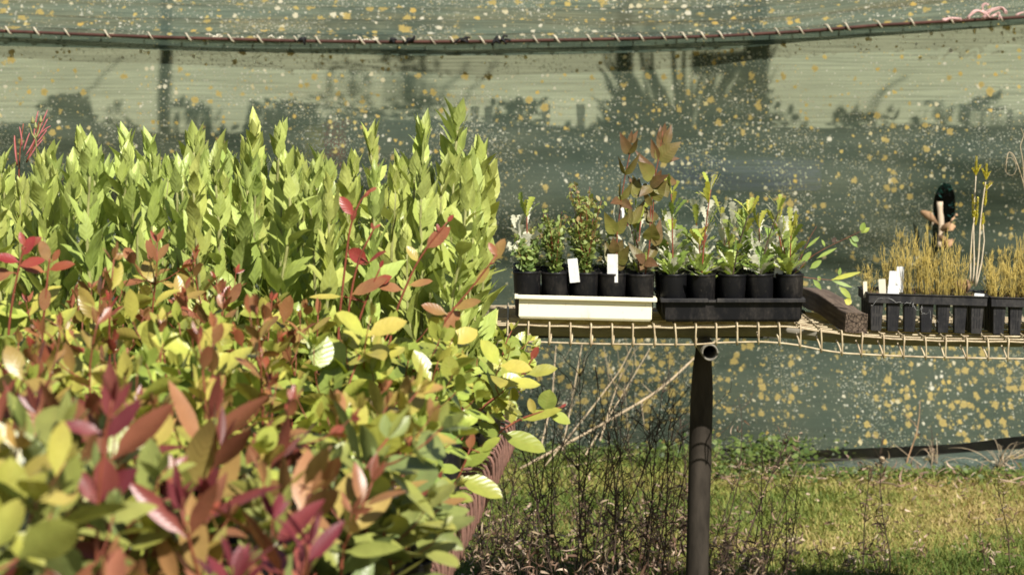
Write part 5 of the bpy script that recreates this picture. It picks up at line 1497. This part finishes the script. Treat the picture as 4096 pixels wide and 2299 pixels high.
# more bare stems
cone_plant('thin white bare stemmed seedling leaning beside the yellow tipped pair', [(905, 990), (905, 800), (915, 650), (930, 540)], [(930, 545, 935, 500)], 6.92)
cone_plant('bare dry stemmed seedling between the two seedling trays', [(945, 1000), (980, 850), (998, 700), (990, 580)], [(990, 600, 996, 540)], 6.93)
# brown clod in the tray
mb = MB()
nu, nv = 16, 10
Xg = np.zeros((nv, nu + 1, 3))
for j in range(nv):
    for i in range(nu + 1):
        ph, th = PI * j / (nv - 1), 2 * PI * (i % nu) / nu
        d = np.array([math.sin(ph) * math.cos(th), math.sin(ph) * math.sin(th), math.cos(ph)])
        k = 1 + .25 * noise.noise(Vector(d * 1.7)) + .1 * noise.noise(Vector(d * 6))
        Xg[j, i] = d * k * np.array([.021, .018, .0165])
mb.grid(Xg, Xg[..., :2])
pc = P(963, 285.5, 6.95)
o = part('soil_clod', mb, M['brown_clod'], None, True, tuple(pc)); tag(o, 'brown crumbly clod lying in the seedling tray beside the white stems', 'soil clod')
tag_at('tall white plant tag standing at the back of the seedling tray tags', 895.5, 903, 266, 287, 6.93, R(2), group='tags in the seedling tray')
tag_at('white plant tag leaning beside the tallest tag of the seedling tray', 888, 895, 270.5, 288, 6.91, R(3), group='tags in the seedling tray')
tag_at('white plant tag lowest at the front of the seedling tray', 887, 898.5, 285, 294, 6.86, R(4), group='tags in the seedling tray')
tag_at('yellowed plant tag at the end of the tag row in the seedling tray', 879.5, 886.5, 278.5, 292, 6.88, R(-4), 'tag_cream', group='tags in the seedling tray')
tag_at('narrow yellowed plant tag alone at the corner of the seedling tray', 863.5, 867.5, 281, 292, 6.90, R(-3), 'tag_cream', group='tags in the seedling tray')
tag_at('small white plant tag lying at the corner of the seedling tray near the white stems', 973.5, 983.5, 293, 297, 6.865, R(6), group='tags in the seedling tray')
# curled dry tendril at the edge of the picture
td0 = P(1030, 290, 6.95)
td = thing('dry_tendril', 'dry curling tendril hanging in a loop beside the frame edge above the seedling tray', 'dry stalk', tuple(td0))
mb = MB()
def wire(pts, r, Y=6.95):
    p = np.array([P(a, b, Y + U(-.01, .01)) - td0 for a, b in pts]); tt = np.linspace(0, 1, len(p)); t2_ = np.linspace(0, 1, 40)
    sm = np.stack([np.interp(t2_, tt, p[:, k]) for k in range(3)], 1)
    for _ in range(4): sm[1:-1] = (sm[:-2] + sm[1:-1] * 2 + sm[2:]) / 4
    mb.tube(sm, np.linspace(r, r * .6, 40), 5)
wire([(1030, 290), (1032, 230), (1024, 184), (1018, 165), (1013, 153), (1008, 151), (1006, 165), (1006, 172)], .0013)
wire([(1018, 165), (1012, 157), (1006, 158), (1004, 168), (1008, 175), (1014, 175), (1017, 168), (1014, 158), (1010, 152)], .0007)
wire([(1024, 184), (1023, 160), (1020, 146), (1024, 135), (1021, 128)], .0012)
part('stem', mb, M['cane'], td)

# ------------------------------------------------------------------ flowering weeds rising behind the lime block (upper left corner)
q5 = lambda a, b: (a / 6.424, 100 + b / 6.424)
def weed_build(name, label, Y, stems, pods, buds, mat_s):
    p0 = P(*q5(*stems[0][0]), Y); root = np.array([p0[0], Y, BZ + .1])
    t = thing(name, label, 'weed', tuple(root))
    st, pd = MB(), MB()
    for k, pts in enumerate(stems):
        p = [P(*q5(*a), Y) - root for a in pts]
        if k == 0: p = [np.zeros(3)] + p
        p = np.array(p); tt = np.linspace(0, 1, len(p)); t2_ = np.linspace(0, 1, 14)
        sm = np.stack([np.interp(t2_, tt, p[:, c]) for c in range(3)], 1)
        st.tube(sm, np.linspace(.0016, .0009, 14), 5)
    for (a, b, a2, b2) in pods:
        u, v = P(*q5(a, b), Y) - root, P(*q5(a2, b2), Y) - root
        pd.tube(bez(u, (u + v) / 2 + rng.normal(0, .002, 3), v, 7), [.0004, .0012, .0014, .0014, .0013, .0012, .0006], 6)
    for (a, b, s) in buds:
        c = P(*q5(a, b), Y) - root
        pd.lathe([(0, -s), (s * .55, -s * .8), (s * .62, -s * .1), (s * .35, s * .6), (s * .22, s * 1.2), (0, s * 1.3)], 10, c, mi=1)
    part('stem', st, M[mat_s], t); part('seed_pod', pd, [M['pod'], M['green_stem']], t)
weed_build('willowherb', 'willowherb with slender pinkish red seed pods above the lime leaves', 4.85, [[(120, 470), (130, 300), (150, 150)], [(110, 420), (95, 230)], [(170, 400), (230, 250), (255, 120)]],
           [(110, 420, 92, 225), (140, 300, 125, 170), (150, 330, 190, 210), (160, 360, 230, 235), (175, 380, 275, 250), (215, 260, 245, 70), (230, 230, 305, 62), (240, 250, 305, 120), (235, 240, 325, 165), (230, 280, 300, 190), (180, 380, 240, 280), (240, 440, 290, 370)], [], 'red_stem')
weed_build('sow_thistle', 'single sow thistle with closed green buds among the pink seed pods', 4.78, [[(222, 660), (238, 420), (230, 250), (225, 210)], [(230, 250), (205, 215), (190, 150)], [(232, 240), (250, 200), (262, 140)], [(245, 440), (290, 360), (350, 290)]], [], [(210, 130, .0055), (228, 165, .005), (262, 125, .0055), (186, 165, .0035)], 'green_stem')

# ------------------------------------------------------------------ dead weeds below the bench
def dead_weed(x, y, H, lean, seed, nb=7, curly=14, label=None, group='dead weeds under the bench', mat='dead_stem', lat=.22, tint0=.1, leaf_low=True, thick=.0022):
    t = thing('dead_weed', label, 'dead weed', (x, y, 0), group=group)
    st, lf = MB(), MB()
    n = 14
    def wig(p0, d, L, r, lev):
        pts = [np.array(p0, float)]; d = unit(d)
        for i in range(n - 1):
            d = unit(d + rng.normal(0, .13 if lev else .07, 3) + np.array([0, 0, .03]))
            pts.append(pts[-1] + d * L / (n - 1))
        pts = np.array(pts)
        st.tube(pts, np.linspace(r, r * .35, n), 5)
        return pts
    main = wig((0, 0, 0), (lean[0], lean[1], 1), H, thick, 0)
    for b in range(nb):
        i = int(rng.integers(3, n - 1))
        a = U(0, 2 * PI)
        d = np.array([math.cos(a) * .8, math.sin(a) * .5, U(.5, 1.3)])
        pts = wig(main[i], d, H * U(.15, .42) * (1 - .4 * i / n), thick * .5, 1)
        for c in range(3):
            j = int(rng.integers(3, n)); a = U(0, 2 * PI)
            wig(pts[j], (math.cos(a), math.sin(a) * .6, U(-.2, 1)), H * U(.04, .13), thick * .28, 2)
    for k in range(curly):
        i = int(rng.integers(1, 8 if leaf_low else n)); p = main[i] + rng.normal(0, .012, 3)
        lf.leaf(p, unit(rng.normal(0, 1, 3) + np.array([0, 0, .1])), rng.normal(0, 1, 3), U(.03, .06), U(.003, .007), PR_LANCE, U(2, 6) * rng.choice([-1, 1]), .3, 0, np.clip(tint0 + U(-.1, .75), 0, 1), U(0, 1), ns=9, cols=3)
    part('stem', st, M[mat], t)
    if curly: part('curled_leaves', lf, M['dry_leaf'], t)
    return t
wl = 'dark dead weed stalk with curled brown leaves in the thicket under the wire bench'
def at_ground(px, py):   # ground point under a pixel row
    dy = (287 - py) / F
    k = CAMZ / (sp - dy * cp); p = P(px, py, k * (cp + dy * sp)); return p
for k in range(37):
    px = 478 + 215 * rng.random() ** 1.0
    y = U(7.15, 8.2)
    x = (px - 512) / F * y
    topy = U(375, 480) if 560 < px < 670 else U(400, 510)
    H = max(.2, P(px, topy, y)[2])
    dead_weed(x, y, H, (U(-.12, .14), U(-.05, .05)), k, 7, 16, wl)
for px, topy in ((535, 405), (585, 372), (604, 390), (622, 368), (633, 392), (650, 378), (672, 400), (596, 362), (570, 384), (612, 381), (660, 395), (640, 410), (548, 395)):
    y = U(7.2, 7.6)
    H = P(px, topy, y)[2] * 1.02
    dead_weed((px - 512) / F * y - .03, y, H, (U(.0, .12), 0), px, 12, 10, 'tall dark dead weed stalk rising above the thicket against the shade cloth', 'tall dead stalks in front of the shade cloth', thick=.0026)
# single stalks right of the post
for (px, base_y, tip, lab, cur, tk, nb) in ((721, 560, (763, 402), 'thin dead stalk with a curled seed head right of the post', 16, .0022, 3), (738, 560, (790, 440), 'thick ragged dead stalk leaning right of the post', 40, .0032, 12), (905, 470, (910, 400), 'upright brown stalk in front of the cloth roll', 2, .0034, 1),
                                   (795, 555, (797, 512), 'small dark dead tuft standing alone in the grass', 14, .002, 6), (862, 570, (868, 468), 'dead stalk with ragged leaves below the torn hole', 22, .0022, 6), (890, 572, (893, 455), 'taller dead stalk with ragged leaves beside the upright brown stalk', 24, .0022, 6),
                                   (1010, 570, (1010, 470), 'dead stalk with brown leaves beside the frame edge', 22, .0022, 6), (935, 470, (940, 432), 'small brown dead weed against the cloth roll', 12, .002, 6), (880, 470, (882, 430), 'small brown dead weed at the end of the cloth roll', 10, .002, 5), (985, 570, (985, 520), 'short dead weed near the frame edge', 14, .0018, 5), (822, 573, (820, 545), 'short dead weed at the bottom edge of the grass', 10, .0018, 4)):
    g0 = at_ground(px, base_y); tp = P(tip[0], tip[1], g0[1])
    dead_weed(g0[0], g0[1], np.linalg.norm(tp - g0) * 1.03, ((tp - g0)[0] / max(.05, tp[2]), 0), px, nb, cur, lab, 'single dead stalks in the grass', leaf_low=False, thick=tk, mat='dead_stem' if tk != .0034 else 'peel_bark', tint0=.05)
for k in range(13):
    px = U(706, 795); y = U(7.2, 8.0)
    dead_weed((px - 512) / F * y, y, max(.15, P(px, U(455, 545), y)[2]), (U(-.1, .4), 0), k, 6, 14, 'thin dark dead weed stalk among those just right of the post', 'dead weeds right of the post')
for k in range(26):
    px = U(700, 760) if k < 16 else U(700, 1024)
    g0 = at_ground(px, U(560, 600))
    dead_weed(g0[0], g0[1], U(.05, .16), (U(-.4, .4), 0), k, 4, 16, 'low curled brown dead weed along the bottom edge right of the post', 'low dead weeds right of the post', leaf_low=False, thick=.0016, tint0=.2)
# curled dry leaf litter at the feet of the weeds
mb = MB()
for k in range(1000):
    px = 455 + 250 * rng.random(); y = U(7.1, 8.15); x = (px - 512) / F * y
    mb.leaf((x, y, U(0.0, .17) ** 1.0), unit(rng.normal(0, 1, 3)), rng.normal(0, 1, 3), U(.025, .06), U(.003, .008), PR_LANCE, U(1, 6) * rng.choice([-1, 1]), .3, 0, np.clip(U(-.2, 1.0), 0, 1), U(0, 1), ns=8, cols=3)
for k in range(500):
    x = U(.6, 2.1); y = U(9.35, 9.95)
    mb.leaf((x, y, U(0.0, .025)), unit(rng.normal(0, 1, 3) * (1, 1, .3)), rng.normal(0, 1, 3), U(.03, .09), U(.002, .008), PR_LANCE, U(-1, 3), .3, 0, np.clip(U(.2, 1.0), 0, 1), U(0, 1), ns=6, cols=3)
for k in range(420):
    px, y = U(480, 1040), U(7.8, 9.7); x = (px - 512) / F * y
    mb.leaf((x, y, U(0.0, .015)), unit(rng.normal(0, 1, 3) * (1, 1, .3)), rng.normal(0, 1, 3), U(.012, .04), U(.003, .009), PR_LANCE, U(-1, 3), .3, 0, np.clip(U(.0, 1.0), 0, 1), U(0, 1), ns=6, cols=3)
tag(part('dry_leaf_litter', mb, M['dry_leaf']), 'tangle of curled dry leaves at the feet of the dead weeds', kind='stuff')
# leafy ground cover along the foot of the wall
mb = MB()
for k in range(2000):
    r_ = rng.random()
    if r_ < .42: px, y = rng.normal(768, 34), 9.98 + U(-.24, .24)
    elif r_ < .70: px, y = U(500, 700), 10.22 + U(-.2, .12)
    else: px, y = U(690, 1040), 9.72 + abs(rng.normal(0, .12)) * -1
    x = (px - 512) / F * y
    h = U(.01, .085) if r_ < .42 else U(.005, .035)
    L = U(.010, .024)
    mb.leaf((x, y, h), unit((U(-1, 1), U(-1, 1), U(-.1, .6))), (U(-.5, .5), U(-.9, .2), .8), L, L * .8, PR_ROUND, U(-.2, .5), .15, 0, U(0, 1), U(0, 1), ns=3, cols=3)
tag(part('ground_cover', mb, M['weed_leaf']), 'small leaved green weeds along the foot of the shade cloth', kind='stuff')
# pale canes leaning by the wall
for (pts, r, lab) in (([(520, 468), (600, 425), (660, 390), (700, 352), (722, 336)], .0055, 'thick pale dry cane slanting up to the post'), ([(545, 465), (590, 410), (620, 370), (632, 346)], .003, 'thin pale dry cane rising in a steep slant under the cream tray'), ([(585, 455), (600, 430), (622, 395), (650, 348)], .003, 'thin pale dry cane crossing the thick cane'),
                      ([(540, 450), (552, 400), (556, 345)], .0032, 'nearly upright pale dry cane under the bench flange'), ([(562, 450), (572, 400), (582, 344)], .0028, 'nearly upright brown cane between other canes'), ([(600, 440), (612, 400), (622, 372)], .0035, 'short pale broken cane piece standing behind the thicket'),
                      ([(520, 478), (590, 462), (640, 452)], .0035, 'low pale cane lying along the foot of the wall')):
    Y0, Y1 = 9.75, 10.22
    p = np.array([P(a, b, Y0 + (Y1 - Y0) * i / (len(pts) - 1)) for i, (a, b) in enumerate(pts)])
    p0 = p[0].copy(); p[0][2] = max(p[0][2], .0)
    t = np.linspace(0, 1, 20); tt = np.linspace(0, 1, len(p))
    sm = np.stack([np.interp(t, tt, p[:, k]) for k in range(3)], 1)
    for _ in range(2): sm[1:-1] = (sm[:-2] + sm[1:-1] * 2 + sm[2:]) / 4
    mb = MB(); mb.tube(sm - p0, np.linspace(r, r * .5, 20) * rng.uniform(.85, 1.15, 20), 6)
    for k in range(5):
        i = int(rng.integers(6, 18)); d = rng.normal(0, 1, 3) * (.05, .03, .05) + (.02, 0, .04)
        mb.tube([sm[i] - p0, sm[i] - p0 + d * .6, sm[i] - p0 + d * U(1, 1.6)], [r * .35, r * .25, r * .1], 4)
    o = part('dry_cane', mb, M['cane'], None, True, tuple(p0)); tag(o, lab, 'dry cane', 'dry canes leaning along the shade cloth')
# dry arching grass by the cloth roll
for (px, lab) in ((1000, 'dry arching straw tuft spilling over the cloth roll at the frame edge'), (935, 'loose dry straw lying across the middle of the cloth roll')):
    g0 = at_ground(px, 470); t = thing('straw_tuft', lab, 'straw', tuple(g0))
    mb = MB()
    for k in range(26 if px == 1000 else 9):
        a = U(-.4, 1.0) * (1 if rng.random() < .8 else -1); L = U(.1, .26)
        mb.tube(bez((U(-.02, .02), U(-.03, .03), 0), (a * L * .5, U(-.05, .02), U(.03, .13)), (a * L, U(-.1, .05), U(.0, .11)), 9), np.linspace(.0017, .0007, 9), 4)
    part('straw', mb, M['cane'], t)
